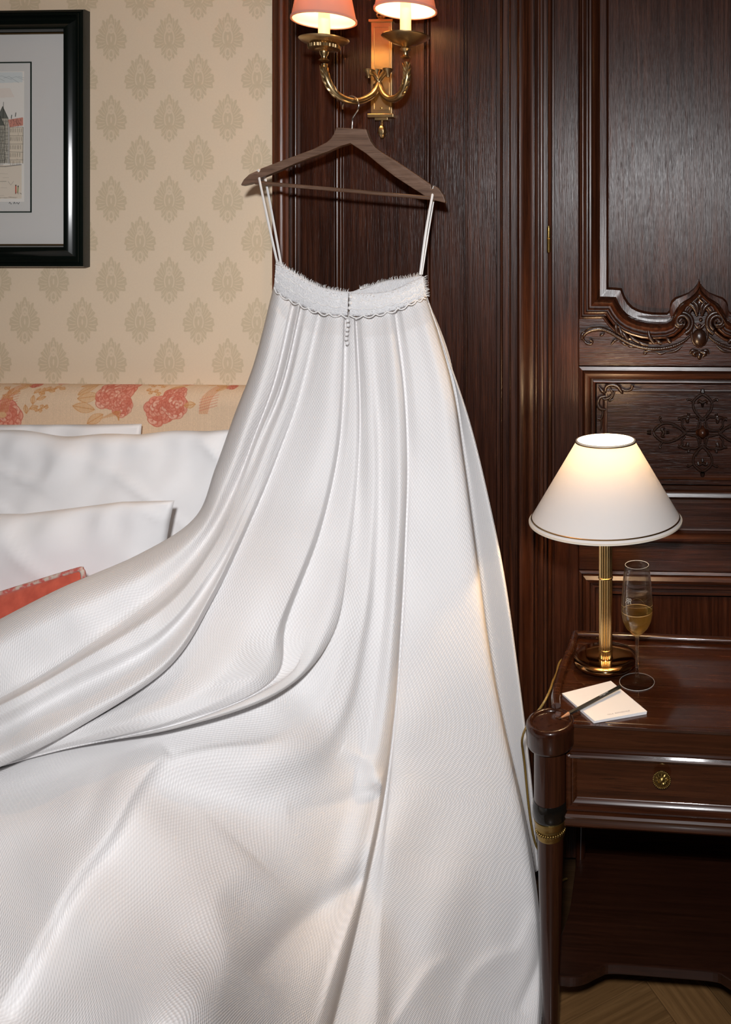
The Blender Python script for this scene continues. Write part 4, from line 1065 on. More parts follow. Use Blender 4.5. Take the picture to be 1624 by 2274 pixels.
bp = grid_mesh(Pb, 'back_panel', M['pique'], skirt, uv=np.stack([cb, cw], -1))
so = bp.modifiers.new('thickness', 'SOLIDIFY'); so.thickness = .0012

# waistband: near band (left half + right half meeting at the closure) and far band
def band(topl, botl, D0f, name, mat, bulge=.004, n=80, m=12, off=0.0):
    T = catmull(topl, 12); B = catmull(botl, 12)
    T = np.array([T[int(round(i*(len(T)-1)/(n-1)))] for i in range(n)]); B = np.array([B[int(round(i*(len(B)-1)/(n-1)))] for i in range(n)])
    P = np.zeros((m, n, 3)); 
    for j in range(m):
        t = j/(m-1)
        for i in range(n):
            q = T[i]*(1-t)+B[i]*t; D = D0f(i/(n-1))-bulge*math.sin(math.pi*t)-off
            P[j, i] = WD(q[0], q[1], D)
    o = grid_mesh(P, name, mat, skirt); s = o.modifiers.new('thickness', 'SOLIDIFY'); s.thickness = .0015; s.offset = 0
    return P
TL = [(613, 584), (628, 590), (648, 603), (668, 615), (690, 627), (712, 637), (740, 644), (774, 649)]
BL = [(609, 640), (622, 654), (645, 667), (668, 677), (690, 688), (715, 695), (742, 699), (772, 701)]
TR = [(780, 650), (805, 651), (831, 650), (852, 648), (872, 644), (890, 637), (907, 628), (924, 621), (940, 613)]
BR = [(776, 701), (805, 702), (831, 699), (855, 694), (878, 688), (900, 680), (920, 670), (935, 664), (946, 658)]
Dl = lambda t: 1.850-.022*math.sin(t*math.pi/2); Dr_ = lambda t: 1.828+.022*(1-math.cos(t*math.pi/2))
PL1 = band(TL, BL, Dl, 'waistband', M['lace'], off=.012); PR1 = band(TR, BR, Dr_, 'waistband', M['lace'], off=.012)
TF = [(613, 586), (660, 618), (720, 640), (774, 648), (800, 641), (817, 636), (858, 624), (899, 618), (937, 611)]
BF = [(615, 640), (660, 668), (720, 690), (774, 690), (800, 685), (817, 682), (858, 676), (899, 668), (937, 656)]
band(TF, BF, lambda t: 1.855+.02*math.sin(t*math.pi), 'inner_band', M['lace'])
# scalloped lace edge, fringe, beads
def along(line, k, D): return [WD(a, c, D) for a, c in line]
mb = MB()
for (Tn, Bn, Df) in ((TL, BL, Dl), (TR, BR, Dr_)):
    for tv, sc_, rad in ((.97, 6, .0015), (.62, 5, .0012), (.30, 4, .0009)):
        T = np.array(catmull(Tn, 12)); B = np.array(catmull(Bn, 12)); n = min(len(T), len(B)); pts = []
        for i in range(n):
            t = i/(n-1); q = T[i]*(1-tv)+B[i]*tv; q = q+np.array([0, abs(math.sin(t*math.pi*7.5))*sc_])
            pts.append(WD(q[0], q[1], Df(t)-.0168))
        mb.add(*tube(pts, rad, 6, 2))
mb.build('scalloped_cord', M['satin'], skirt, kind='stuff')
mb = MB(); rb = random.Random(4)
for (Tn, Bn, Df) in ((TL, BL, Dl), (TR, BR, Dr_)):
    T = np.array(catmull(Tn, 12)); B = np.array(catmull(Bn, 12)); n = min(len(T), len(B))
    for _ in range(230):
        i = rb.randrange(n); tv = rb.uniform(.02, .98); q = T[i]*(1-tv)+B[i]*tv
        mb.add(*ball(WD(q[0]+rb.uniform(-2, 2), q[1], Df(i/(n-1))-.0172), rb.choice([.0007, .0009, .0013]), seg=6, rings=4))
mb.build('beads', M['bead'], skirt, kind='stuff')
mb = MB()
for line, D0_ in ((TL, 1.829), (TF[4:], 1.868), ([(940, 613), (944, 640), (946, 658)], 1.85)):
    L = catmull(line, 26)
    for i, q in enumerate(L):
        a = -math.pi/2+rb.uniform(-.6, .5) if line is not TF else -math.pi/2+rb.uniform(-.5, .5)
        l = rb.uniform(3, 9)
        if len(line) == 3: a = rb.uniform(-.6, .6)
        mb.add(*tube([WD(q[0], q[1]+2, D0_), WD(q[0]+l*math.cos(a)*.6, q[1]+l*math.sin(a)*.6, D0_), WD(q[0]+l*math.cos(a)+1, q[1]+l*math.sin(a), D0_-.001)], [.0005, .00035, .0002], 4, 1))
mb.build('eyelash_fringe', M['satin'], skirt, kind='stuff')
for (a, c) in [(779, 659), (778.5, 672), (777, 684), (772, 712), (773, 722), (771, 732), (770, 742), (769, 752), (771, 762)]:
    Dk = 1.811 if c < 700 else float(finalD(np.array([float(a)]), np.array([float(c)]), np.array([.012]))[0])-.004
    MB().add(*ball(WD(a, c, Dk), .0042, seg=14, rings=8)).build('button', M['bead'], skirt)
# hanging loops over the hanger
HYp = -.135
def ribbon(p, name):
    MB().add(*tube([Vector(q) for q in p], .0026, 8, 6, .25)).build(name, M['satin'], skirt)
lt, rt_ = W(580, 380, HYp), W(965, 417, HYp)
lb, rb_ = WD(618, 586, 1.846), WD(934, 610, 1.848)
for dx, dy in ((0, -.012), (.003, .012)):
    ribbon([(lb.x+dx*.3, lb.y-.003 if dy < 0 else lb.y+.012, lb.z), ((lb.x+lt.x)/2+dx*.5, (lb.y+lt.y)/2+dy, (lb.z+lt.z)/2), (lt.x+dx, lt.y+dy, lt.z-.01), (lt.x+dx*.7, lt.y+dy*.8, lt.z+.001), (lt.x, lt.y, lt.z+.003)], 'hanging_loop')
    ribbon([(rb_.x-dx*.3, rb_.y-.003 if dy < 0 else rb_.y+.012, rb_.z), ((rb_.x+rt_.x)/2-dx*.5, (rb_.y+rt_.y)/2+dy, (rb_.z+rt_.z)/2), (rt_.x-dx, rt_.y+dy, rt_.z-.01), (rt_.x-dx*.7, rt_.y+dy*.8, rt_.z+.001), (rt_.x, rt_.y, rt_.z+.003)], 'hanging_loop')

# ================================================================== HANGER
hg = empty('clothes_hanger', W(782, 284, HYp), 'dark wooden clothes hanger with trouser bar hooked on the wall lamp', 'hanger')
hL = [(750, 284), (745, 298), (738, 309), (729, 317), (700, 332), (660, 347), (620, 362), (585, 376), (583, 382), (580, 384.5), (577.5, 381), (572, 383), (560, 389), (549, 400), (543, 411), (544, 413.5), (560, 410), (584, 402), (586, 396), (620, 382), (660, 364), (695, 350), (730, 338), (760, 325), (781, 319)]
hR = [(781, 319), (815, 341), (845, 366), (880, 393), (920, 419), (952, 439), (957, 444), (970, 446), (991, 451), (993, 448), (988, 434), (980, 422), (972, 415), (967, 414), (965, 421), (962, 420), (960, 411), (930, 390), (880, 357), (850, 339), (836, 328), (826, 315), (820, 300), (816, 288)]
outl = hL+hR[1:]
def hp(a, c): q = W(a, c, HYp); return (q.x, q.z)
pol = [hp(a, c) for a, c in outl]
bmh = bmesh.new(); vv = [bmh.verts.new((x, HYp-.009, z)) for x, z in pol]; fc = bmh.faces.new(vv)
ext = bmesh.ops.extrude_face_region(bmh, geom=[fc]); vv2 = [g for g in ext['geom'] if isinstance(g, bmesh.types.BMVert)]
bmesh.ops.translate(bmh, verts=vv2, vec=(0, .018, 0)); bmesh.ops.recalc_face_normals(bmh, faces=bmh.faces[:])
cxh = pol[0][0]+.03
for v_ in bmh.verts: v_.co.y -= .006*(abs(v_.co.x-cxh)/.22)**2*1.0
me = bpy.data.meshes.new('hanger_body'); bmh.to_mesh(me); bmh.free()
ho = link('hanger_body', me, M['hanger'], hg, False); bv = ho.modifiers.new('bevel', 'BEVEL'); bv.width = .003; bv.segments = 3; bv.limit_method = 'ANGLE'; bv.angle_limit = math.radians(50)
a1, a2 = W(572, 406, HYp), W(965, 441, HYp)
MB().add(*tube([(a1.x, a1.y-.010, a1.z), (a2.x, a2.y-.010, a2.z)], .0045, 14, 1)).build('trouser_bar', M['hanger'], hg)
hk = [(782, 292, 0), (783, 272, 0), (784, 262, -.002), (789, 254, -.006), (795, 244, -.012), (797, 231, -.014), (792, 219, -.010), (784, 213.5, 0), (774, 215, .008), (766, 223, .013), (761, 234, .014), (761, 243, .012)]
MB().add(*tube([W(a, c, HYp+d) for a, c, d in hk], .0016, 10, 5)).build('hook', M['steel'], hg)

# ================================================================== WALL SCONCE
sc = empty('wall_sconce', W(849, 170, 0), 'two-armed brass wall sconce with pink shades on the dark panelling', 'wall lamp')
bx0, bx1 = X(827, -.01), X(874, -.01); bz1, bz0 = Z(50, 850, -.01), Z(258, 850, -.01)
Box(bx0, bx1, -.022, -.006, bz0, bz1).build('back_plate', M['brass'], sc, False, .0015)
ringrect(bx0+.006, bx1-.006, bz0+.012, bz1-.012, .003, -.0245, -.020, 'plate_border', M['brass'], sc)
Box(bx0-.004, bx1+.004, -.028, -.004, bz1-.003, bz1+.004).build('top_cornice', M['brass'], sc, False, .0015)
Box(bx0-.006, bx1+.006, -.030, -.004, bz0-.006, bz0+.003).build('bottom_cornice', M['brass'], sc, False, .0015)
Box(bx0+.010, bx1-.010, -.024, -.008, bz0-.012, bz0-.005).build('lower_step', M['brass'], sc, False, .001)
bcx = (bx0+bx1)/2
MB().add(*lathe([(.0001, 0), (.004, .003), (.0085, .010), (.010, .018), (.009, .025), (.006, .031), (.003, .034), (.0045, .036), (.003, .040), (.003, .046)], (bcx, -.016, bz0-.056), 20, rib=lambda a: 1+.1*math.sin(a*5))).build('pine_cone_finial', M['brass'], sc)
MB().add(*ball((bcx, -.016, bz1+.010), .008, (1.2, .8, .8))).build('top_knop', M['brass'], sc)
MB().add(*tube([(bcx-.004, -.018, bz1+.005), (bcx-.012, -.018, bz1+.016), (bcx-.002, -.018, bz1+.024), (bcx+.010, -.018, bz1+.016), (bcx+.004, -.018, bz1+.008)], .003, 8, 5)).build('top_scroll', M['brass'], sc)
MB().add(*lathe([(.0025, 0), (.0025, .002), (.001, .0025)], (bcx, -.022, Z(240, 850, -.02)), 10, 'y')).build('screw', M['brass_dull'], sc)
hubp = W(850, 190, -.05)
MB().add(*lathe([(.006, 0), (.008, .006), (.005, .012), (.008, .020), (.006, .030), (.0001, .034)], (bcx-.004, -.022, hubp.z), 16, 'y')).build('hub', M['brass'], sc)
def arm(pts, cup, seed, flip):
    P3 = [W(a, c, y) for a, c, y, r in pts]
    a_ = MB().add(*tube(P3, [r for *_, r in pts], 12, 8)).build('arm', M['brass'], sc)
    # acanthus leaf ribs hugging the outer half of the arm
    n = len(P3); mb = MB()
    C3 = catmull([tuple(p) for p in P3], 8)[-int(8*4.2):]
    for k in range(0, len(C3)-8, 5):
        p = Vector(C3[k]); q = Vector(C3[min(k+6, len(C3)-1)]); r = Vector(C3[min(k+11, len(C3)-1)])
        nrm = Vector((0, -1, 0)); t = (q-p).normalized(); s = t.cross(nrm).normalized()
        for sd in (-1, 1, 0):
            mb.add(*tube([p+nrm*.003, q+s*sd*.0055+nrm*.0055, r+s*sd*.009+nrm*.005*(1-abs(sd)*.5)], [.001, .0032, .0008], 6, 3))
    mb.build('acanthus_leaf', M['brass'], a_, kind='stuff')
    return a_
armL = arm([(860, 158, -.085, .007), (851, 168, -.075, .005), (843, 180, -.065, .006), (836, 196, -.07, .0075), (826, 211, -.085, .008), (806, 222, -.11, .008), (786, 225, -.135, .008), (764, 220, -.155, .0085), (744, 206, -.17, .0085), (729, 182, -.18, .0085), (722, 158, -.182, .0065), (720, 142, -.182, .006)], 0, 1, 1)
armR = arm([(822, 160, -.085, .007), (832, 166, -.075, .005), (841, 180, -.065, .006), (847, 198, -.068, .0075), (856, 213, -.08, .008), (870, 220, -.09, .008), (886, 214, -.105, .0085), (897, 198, -.115, .0085), (904, 175, -.12, .0085), (905, 155, -.122, .0065), (903, 138, -.122, .006)], 0, 2, -1)
for a, c, y in ((819, 158, -.085), (862, 156, -.085), (838, 158, -.07)):
    q = W(a, c, y); MB().add(*lathe([(.004, -.016), (.006, -.006), (.012, 0), (.013, .003), (.009, .0045), (.0001, .005)], tuple(q), 16)).build('scroll_end', M['brass'], sc)
def candle_lamp(px, psau, py_sh, y, side):
    c = W(px, psau, y)
    cup = [(.006, -.040), (.012, -.037), (.006, -.032), (.006, -.028), (.009, -.024), (.010, -.018), (.016, -.016), (.030, -.010), (.032, -.006), (.030, -.003), (.034, -.001), (.046, .003), (.0525, .007), (.054, .009), (.052, .0095), (.044, .006), (.030, .002), (.016, .001), (.0001, .001)]
    if side < 0: cup = [(.006, -.044), (.012, -.041), (.006, -.036), (.006, -.028), (.013, -.022), (.008, -.017), (.018, -.012), (.028, -.009), (.036, -.004), (.050, .003), (.054, .006), (.054, .008), (.050, .008), (.036, .003), (.016, .001), (.0001, .001)]
    pan = MB().add(*lathe(cup, tuple(c), 40)).build('drip_pan', M['brass'], sc)
    if side > 0:
        MB().add(*lathe([(.028, -.014), (.034, -.012), (.034, -.005), (.030, -.003)], tuple(c), 96, rib=lambda a: 1+.035*math.sin(a*30))).build('gadroon_ring', M['brass'], pan)
    MB().add(*lathe([(.0125, .0), (.0125, .105), (.006, .108), (.0001, .108)], tuple(c), 20)).build('candle_tube', M['candle'], sc)
    bt = c.z+.135
    MB().add(*ball((c.x, c.y, bt), .014, (1, 1, 1.6), 16, 10)).build('bulb', M['bulb'], sc)
    zb = W(px, py_sh, y).z
    r0, r1, hh_ = .0695, .045, .125
    out = [(r0, 0), (r1, hh_), (r1-.0015, hh_), (r0-.0015, 0)]
    sh = MB().add(*lathe(out, (c.x, c.y, zb), 72, closed=True, rib=lambda a: 1+.006*math.sin(a*36))).build('lamp_shade', M['pink_shade'], sc)
    MB().add(*lathe([(r0-.0025, .0005), (r1-.0025, hh_), (r1-.0032, hh_), (r0-.0032, .0005)], (c.x, c.y, zb), 60, closed=True)).build('shade_lining', M['lining'], sh)
    MB().add(*lathe([(r0+.0012, -.001), (r0+.0012, .004), (r0-.002, .004), (r0-.002, -.001)], (c.x, c.y, zb), 60, closed=True)).build('shade_trim', M['pink_shade'], sh)
    l = bpy.data.lights.new('sconce_bulb_light', 'POINT'); l.energy = 8.0; l.color = (1, .58, .27); l.shadow_soft_size = .018
    lo = bpy.data.objects.new('sconce_bulb_light', l); COL.objects.link(lo); lo.location = (c.x, c.y, bt+.028)
candle_lamp(720, 97, 46, -.18, 1)
candle_lamp(901, 88, 24, -.12, -1)

# ================================================================== NIGHTSTAND
YF = -.473
TZ = .610
ns = empty('nightstand', (-.187, -.473, 0), 'polished mahogany nightstand with brass knob and collared round legs beside carved door', 'nightstand')
XK = .018
def zf(py): return H-(py-HY)*1.53/FPX
LX = -.187; 
def sym(x): return 2*XK-x
# table top: trapezoid with slightly concave sides
side = [(LX+.006, YF+.012), (LX-.002, -.40), (LX-.005, -.33), (LX-.004, -.26), (LX-.001, -.20), (LX-.002, -.135)]
fl_ = [(LX+.030, YF+.002)]
outline = fl_+side+[(sym(x), y) for x, y in side[::-1]]+[(sym(LX+.030), YF+.002)]
def slab(poly_, z0, z1):
    n = len(poly_); v = [(x, y, z0) for x, y in poly_]+[(x, y, z1) for x, y in poly_]
    return v, [tuple(range(n)), tuple(range(2*n-1, n-1, -1))]+[(i, n+i, n+(i+1) % n, (i+1) % n) for i in range(n)]
def fixn(o):
    bm = bmesh.new(); bm.from_mesh(o.data); bmesh.ops.recalc_face_normals(bm, faces=bm.faces[:]); bm.to_mesh(o.data); bm.free(); return o
fixn(MB().add(*slab(outline, zf(1652), TZ-.004)).build('table_top', M['mahog'], ns, False, .002))
# front nosing
MB().add(*hprofile([(zf(1652)-.002, YF+.01), (zf(1652)-.002, YF-.004), (TZ-.012, YF-.004), (TZ-.010, YF-.008), (TZ-.004, YF-.010), (TZ-.0045, YF-.0085), (TZ-.0041, YF-.003), (TZ-.0045, YF+.001)], LX+.03, sym(LX+.03))).build('front_nosing', M['mahog'], ns, True, angle=30)
# gallery rail round sides and back
side = [(LX+.0045, YF+.036)]+side[1:]
gal = side+[(sym(x), y) for x, y in side[::-1]]
gp = [(x, y, TZ+.003) for x, y in gal]
for name, pts in (('gallery_rail', [(x, y, TZ+.004) for x, y in side]), ('gallery_rail', [(sym(x), y, TZ+.004) for x, y in side]), ('gallery_rail', [(LX-.002, -.135, TZ+.004), (sym(LX-.002), -.135, TZ+.004)])):
    MB().add(*tube(pts, .0060, 10, 4, 1.5, smooth=len(pts) > 2)).build(name, M['mahog'], ns)
# corner posts with cap
for lx in (LX, sym(LX)):
    leg = MB().add(*lathe([(.0001, 0), (.013, 0), (.014, .01), (.0185, .20), (.0245, zf(1857)), (.0245, zf(1815)), (.0305, zf(1812)), (.0305, zf(1660))], (lx, YF, 0), 40)).build('leg', M['mahog_v'], ns, True, angle=40)
    MB().add(*lathe([(.031, 0), (.0335, .004), (.0335, .024), (.031, .032), (.0305, .032)], (lx, YF, zf(1813)), 40)).build('collar', M['black_gloss'], leg)
    MB().add(*lathe([(.0250, 0), (.0262, .003), (.0255, .006), (.0262, .009), (.0262, .016), (.0285, .019), (.0275, .022), (.031, .030), (.0315, .035), (.030, .036)], (lx, YF, zf(1857)), 64)).build('brass_collar', M['brass_dull'], leg)
    mb = MB()
    for i in range(36):
        a = 2*math.pi*i/36; mb.add(*ball((lx+.0268*math.cos(a), YF+.0268*math.sin(a), zf(1857)+.0125), .0021, (1, 1, 1.4), 6, 4))
    mb.build('brass_beading', M['brass_dull'], leg, kind='stuff')
    MB().add(*lathe([(.031, 0), (.041, .001), (.044, .006), (.044, .030), (.045, .034), (.045, .040), (.042, .0445), (.038, .046), (.0345, .0445), (.033, .041), (.0001, .041)], (lx, YF, zf(1655)), 56)).build('post_cap', M['mahog_v'], leg, True, angle=50)
for lx in (LX+.02, sym(LX+.02)):
    MB().add(*tube([(lx, -.165, TZ-.05), (lx, -.165, .40), (lx-.004 if lx < XK else lx+.004, -.165, .2), (lx-.008 if lx < XK else lx+.008, -.163, .0)], [.012, .012, .011, .010], 12, 6)).build('leg', M['mahog_v'], ns)
# apron box
sb = [(x+(.018 if x < XK else -.018), y) for x, y in side]
def sidepanel(s_):
    pts = [(s_(x+.014), y+.004) for x, y in side]
    n = len(pts); v = []
    for x, y in pts: v += [(x, y, zf(1820)), (x, y, zf(1650))]
    return v, [(2*i, 2*i+2, 2*i+3, 2*i+1) for i in range(n-1)]
for s_ in (lambda x: x, sym): 
    o = MB().add(*sidepanel(s_)).build('side_panel', M['mahog'], ns, True); so = o.modifiers.new('thickness', 'SOLIDIFY'); so.thickness = .012; so.offset = 0
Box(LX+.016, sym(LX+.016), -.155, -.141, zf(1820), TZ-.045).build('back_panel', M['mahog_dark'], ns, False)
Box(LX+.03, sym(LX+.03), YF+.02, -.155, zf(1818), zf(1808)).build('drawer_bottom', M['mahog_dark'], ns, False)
ax_ = LX+.027; 
Box(ax_, sym(ax_), YF-.001, YF+.02, zf(1668), zf(1651)).build('upper_rail', M['mahog'], ns, False, .001)
# drawer front
XF = lambda p: X(p, YF)
dx0 = LX+.030; dx1 = sym(dx0); dz0, dz1 = zf(1792), zf(1668)
dwr = Box(dx0+.003, dx1-.003, YF-.002, YF+.018, dz0, dz1).build('drawer_front', M['mahog'], ns, False)
prof = [(0, .004), (.0005, .012), (.004, .014), (.0075, .013), (.009, .009), (.0105, .0095), (.0125, .008), (.015, .004), (.017, .0025)]
def dframe(i):
    c = [(dx0, dz0), (dx1, dz0), (dx1, dz1), (dx0, dz1)]
    vs_ = []
    for e_ in (0, 1):
        for ins, d in prof:
            q = (i+e_) % 4; x, z = c[q]; x += ins*1.2 if q in (0, 3) else -ins*1.2
            z += ins*1.25 if q in (0, 1) else -ins*.7
            vs_.append((x, YF+.001-d, z))
    n = len(prof); return vs_, [(j, j+n, j+1+n, j+1) for j in range(n-1)]
for i in range(4): MB().add(*dframe(i)).build('drawer_moulding', M['mahog'], dwr, True, angle=30)
MB().add(*hprofile([(zf(1828), YF+.02), (zf(1828), YF-.010), (zf(1822), YF-.014), (zf(1808), YF-.014), (zf(1801), YF-.017), (zf(1797), YF-.014), (zf(1794), YF-.006), (zf(1793), YF+.01)], ax_, sym(ax_))).build('lower_rail', M['mahog'], ns, True, angle=30)
kz = Vector((XK, YF, H-(1733-HY)*1.50/FPX))
kn = MB().add(*lathe([(.004, 0), (.004, .006), (.013, .008), (.0155, .010), (.0155, .013), (.012, .0145), (.009, .013), (.006, .0135), (.003, .017), (.0001, .018)], (kz.x, YF-.001, kz.z), 48, 'y')).build('knob', M['brass_dull'], dwr)
mb = MB()
for i in range(30):
    a = 2*math.pi*i/30; mb.add(*ball((kz.x+.0152*math.cos(a), YF-.0145, kz.z+.0152*math.sin(a)), .0014, seg=6, rings=4))
for i in range(12):
    a = 2*math.pi*i/12; mb.add(*tube([(kz.x+.004*math.cos(a), YF-.0155, kz.z+.004*math.sin(a)), (kz.x+.008*math.cos(a), YF-.0165, kz.z+.008*math.sin(a)), (kz.x+.0125*math.cos(a), YF-.0145, kz.z+.0125*math.sin(a))], [.0008, .0019, .0008], 5, 3))
kb = mb.build('knob_rosette', M['brass_dull'], dwr, kind='stuff')
# lower shelf with scalloped front
sz = .135
fp = [(LX+.004, YF+.004), (LX+.035, YF+.002), (LX+.062, YF+.010), (LX+.088, YF+.028), (LX+.112, YF+.037), (XK, YF+.038)]
fp = [tuple(p) for p in catmull(fp, 5)]
sd = [(LX+.004, YF+.012), (LX+.002, -.40), (LX+.012, -.32), (LX+.010, -.24), (LX+.006, -.15)]
sd = [tuple(p) for p in catmull(sd, 4)]
poly_ = fp+[(sym(x), y) for x, y in fp[::-1][1:]]+[(sym(x), y) for x, y in sd]+[(x, y) for x, y in sd[::-1]][0:-1]
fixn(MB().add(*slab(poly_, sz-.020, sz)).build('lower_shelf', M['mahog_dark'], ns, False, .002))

ns.rotation_euler = (0, 0, math.radians(-2.6))
# ================================================================== TABLE LAMP
LP = Vector((-.0975, -.258, TZ-.0038))
tl_ = empty('table_lamp', LP, 'brass table lamp with fluted stem and ivory cone shade on nightstand', 'lamp')
MB().add(*lathe([(.0001, 0), (.055, 0), (.056, .004), (.0001, .004)], tuple(LP), 48)).build('felt_foot', M['black_gloss'], tl_)
MB().add(*lathe([(.0001, .003), (.056, .003), (.064, .006), (.0685, .012), (.0685, .015), (.065, .019), (.055, .0215), (.030, .0225), (.0001, .0225)], tuple(LP), 72)).build('base', M['bronze'], tl_)
def rods(z0, z1, name):
    mb = MB().add(*lathe([(.0132, z0), (.0132, z1)], tuple(LP), 192, rib=lambda a: .93+.15*abs(math.cos(a*8))))
    return mb.build(name, M['brass_bright'], tl_)
zs = lambda py: WD(1343, py, 1.745).z-LP.z
rods(.022, zs(1283), 'fluted_stem'); rods(zs(1281), zs(1196), 'fluted_stem')
for zz in (zs(1282), zs(1441)):
    MB().add(*lathe([(.0135, -.002), (.0155, -.001), (.0155, .001), (.0135, .002)], (LP.x, LP.y, LP.z+zz), 40, closed=True)).build('ring', M['brass_bright'], tl_)
z_t, z_b = zs(978), zs(1152)
rt, rbm = .0605, .1585
sh = MB().add(*lathe([(rbm, z_b), (rt, z_t), (rt-.0012, z_t), (rbm-.0012, z_b)], tuple(LP), 96, closed=True)).build('lamp_shade', M['lampshade'], tl_, True, angle=60)
for r_, z_ in ((rt+.0003, z_t), (rbm+.0002, z_b)):
    MB().add(*lathe([(r_-.0022, -.0012), (r_+.0016, -.0016), (r_+.0016, .0012), (r_-.0018, .0016)], (LP.x, LP.y, LP.z+z_), 96, closed=True)).build('shade_rim', plain('shade_cream_rim', (.78, .70, .58), .5), sh)
rz = (rbm-rt)/(z_t-z_b)
MB().add(*lathe([(rbm-rz*.006+.0002, z_b+.006), (rbm-rz*.006+.0012, z_b+.0065), (rbm-rz*.008+.0012, z_b+.008), (rbm-rz*.008+.0002, z_b+.0085)], tuple(LP), 96, closed=True)).build('gold_braid', M['brass'], sh)
MB().add(*lathe([(rt+.0004+rz*.003, z_t-.003), (rt+.0016+rz*.003, z_t-.003), (rt+.0014+rz*.001, z_t-.001), (rt+.0002+rz*.001, z_t-.001)], tuple(LP), 96, closed=True)).build('gold_braid', M['brass'], sh)
MB().add(*lathe([(.012, zs(1196)), (.010, zs(1190)), (.010, zs(1120)), (.0001, zs(1120))], tuple(LP), 20)).build('lamp_holder', M['brass'], tl_)
MB().add(*ball((LP.x, LP.y, LP.z+zs(1060)), .020, (1, 1, 1.4), 20, 12)).build('bulb', M['bulb'], tl_)
l = bpy.data.lights.new('table_lamp_light', 'POINT'); l.energy = 5.6; l.color = (1, .68, .38); l.shadow_soft_size = .02
lo = bpy.data.objects.new('table_lamp_light', l); COL.objects.link(lo); lo.location = (LP.x, LP.y, LP.z+zs(1005))
# flex hanging down beside the nightstand
fx = [(-.100, LP.y+.062, TZ+.002), (-.102, -.165, TZ+.004), (-.106, -.133, TZ+.018), (-.125, -.105, .590), (-.165, -.108, .566), (-.203, -.15, .560), (-.2035, -.24, .575), (-.2035, -.30, .590), (-.2035, -.345, .596), (-.213, -.385, .588), (-.255, -.36, .515), (-.262, -.30, .42), (-.25, -.24, .22), (-.22, -.12, .05), (-.20, -.06, .006)]
MB().add(*tube(fx, .0024, 8, 8)).build('flex', M['cable'], tl_)

# ================================================================== GLASS
GP = WZ(1415, 1515, TZ-.004)
gl = empty('champagne_flute', GP, 'stemmed glass flute half filled with pale sparkling wine on nightstand', 'glass')
gD = (GP-CAM).dot(FWD); gs = gD/FPX
hz = lambda py: (1515-py)*gs*1.0
out = [(.0001, .0045), (.006, .0040), (.020, .0020), (.034, .0008), (.0352, .0), (.0, .0)]
outer = [(.0040, hz(1414)), (.0055, hz(1412)), (.012, hz(1405)), (.022, hz(1393)), (.0285, hz(1378)), (.0312, hz(1362)), (.0316, hz(1348)), (.0308, hz(1325)), (.0288, hz(1295)), (.0262, hz(1270)), (.0240, hz(1254)), (.0236, hz(1253.5)), (.0233, hz(1254)), (.0254, hz(1270)), (.0280, hz(1295)), (.0300, hz(1325)), (.0308, hz(1348)), (.0304, hz(1362)), (.0277, hz(1377)), (.0212, hz(1391)), (.011, hz(1401)), (.0001, hz(1405))]
MB().add(*lathe(outer, tuple(GP), 64)).build('bowl', M['glass'], gl)
MB().add(*lathe([(.0040, .0105), (.0036, .020), (.0033, .045), (.0034, .070), (.0040, hz(1414)-.0002)], tuple(GP), 32)).build('stem', M['stem_glass'], gl)
MB().add(*lathe([(.0001, 0), (.0350, 0), (.0355, .0008), (.0350, .0016), (.022, .0028), (.011, .0046), (.0060, .0075), (.0040, .0103)], tuple(GP), 64)).build('foot', M['glass'], gl)
wl_ = [(.0001, hz(1404.5)), (.0108, hz(1400.6)), (.0209, hz(1390.6)), (.0274, hz(1376.6)), (.0301, hz(1362)), (.0304, hz(1356)), (.0001, hz(1356))]
MB().add(*lathe([(max(r-.00015, .0001), z) for r, z in wl_], tuple(GP), 64)).build('wine', M['wine'], gl)
MB().add(*lathe([(.0298, hz(1356)-.0002), (.0303, hz(1356)-.0003), (.0303, hz(1356)+.0006), (.0299, hz(1356)+.0002)], tuple(GP), 64, closed=True)).build('meniscus_glint', M['meniscus_glint'], gl)  # added ring: bright line of light at wine level, painted as gold
def text_obj(body, size, name, mat, parent, mtx, extrude=.0001):
    cu_t = bpy.data.curves.new(name, 'FONT'); cu_t.body = body; cu_t.size = size; cu_t.extrude = extrude; cu_t.align_x = 'CENTER'; cu_t.align_y = 'CENTER'
    to = bpy.data.objects.new(name, cu_t); COL.objects.link(to)
    dg = bpy.context.evaluated_depsgraph_get(); me_ = bpy.data.meshes.new_from_object(to.evaluated_get(dg))
    bpy.data.objects.remove(to); me_.transform(mtx); me_.materials.clear()
    o = link(name, me_, mat, parent, False); o['kind'] = 'stuff'; return o
# etched monogram on the glass wall: strokes wrapped on the bowl
def on_bowl(u, z, r=.0315):
    a = math.radians(-90-6)+u/r
    return (GP.x+r*math.cos(a), GP.y+r*math.sin(a), GP.z+hz(1337)+z)
mg = text_obj('RR', .0155, 'etched_monogram', M['etch'], gl, Matrix.Scale(1, 4), .0)
for k_, v_ in enumerate(mg.data.vertices):
    x_, y_ = v_.co.x*.82, v_.co.y
    if v_.co.x > .0: x_ -= .0015
    else: x_ = -x_-.0098*.82*1.05
    v_.co = on_bowl(x_-.0125+y_*.22, y_+.0125, .0318)
# added pale rings: glints along the glass edges put into their colour
MB().add(*lathe([(.0232, hz(1254)-.0004), (.0238, hz(1254)-.0002), (.0238, hz(1254)+.0003), (.0232, hz(1254)+.0002)], tuple(GP), 64, closed=True)).build('rim_glint', M['edge_glint'], gl)
MB().add(*lathe([(.0346, .0006), (.0354, .0007), (.0354, .0013), (.0346, .0014)], tuple(GP), 64, closed=True)).build('foot_glint', M['edge_glint'], gl)

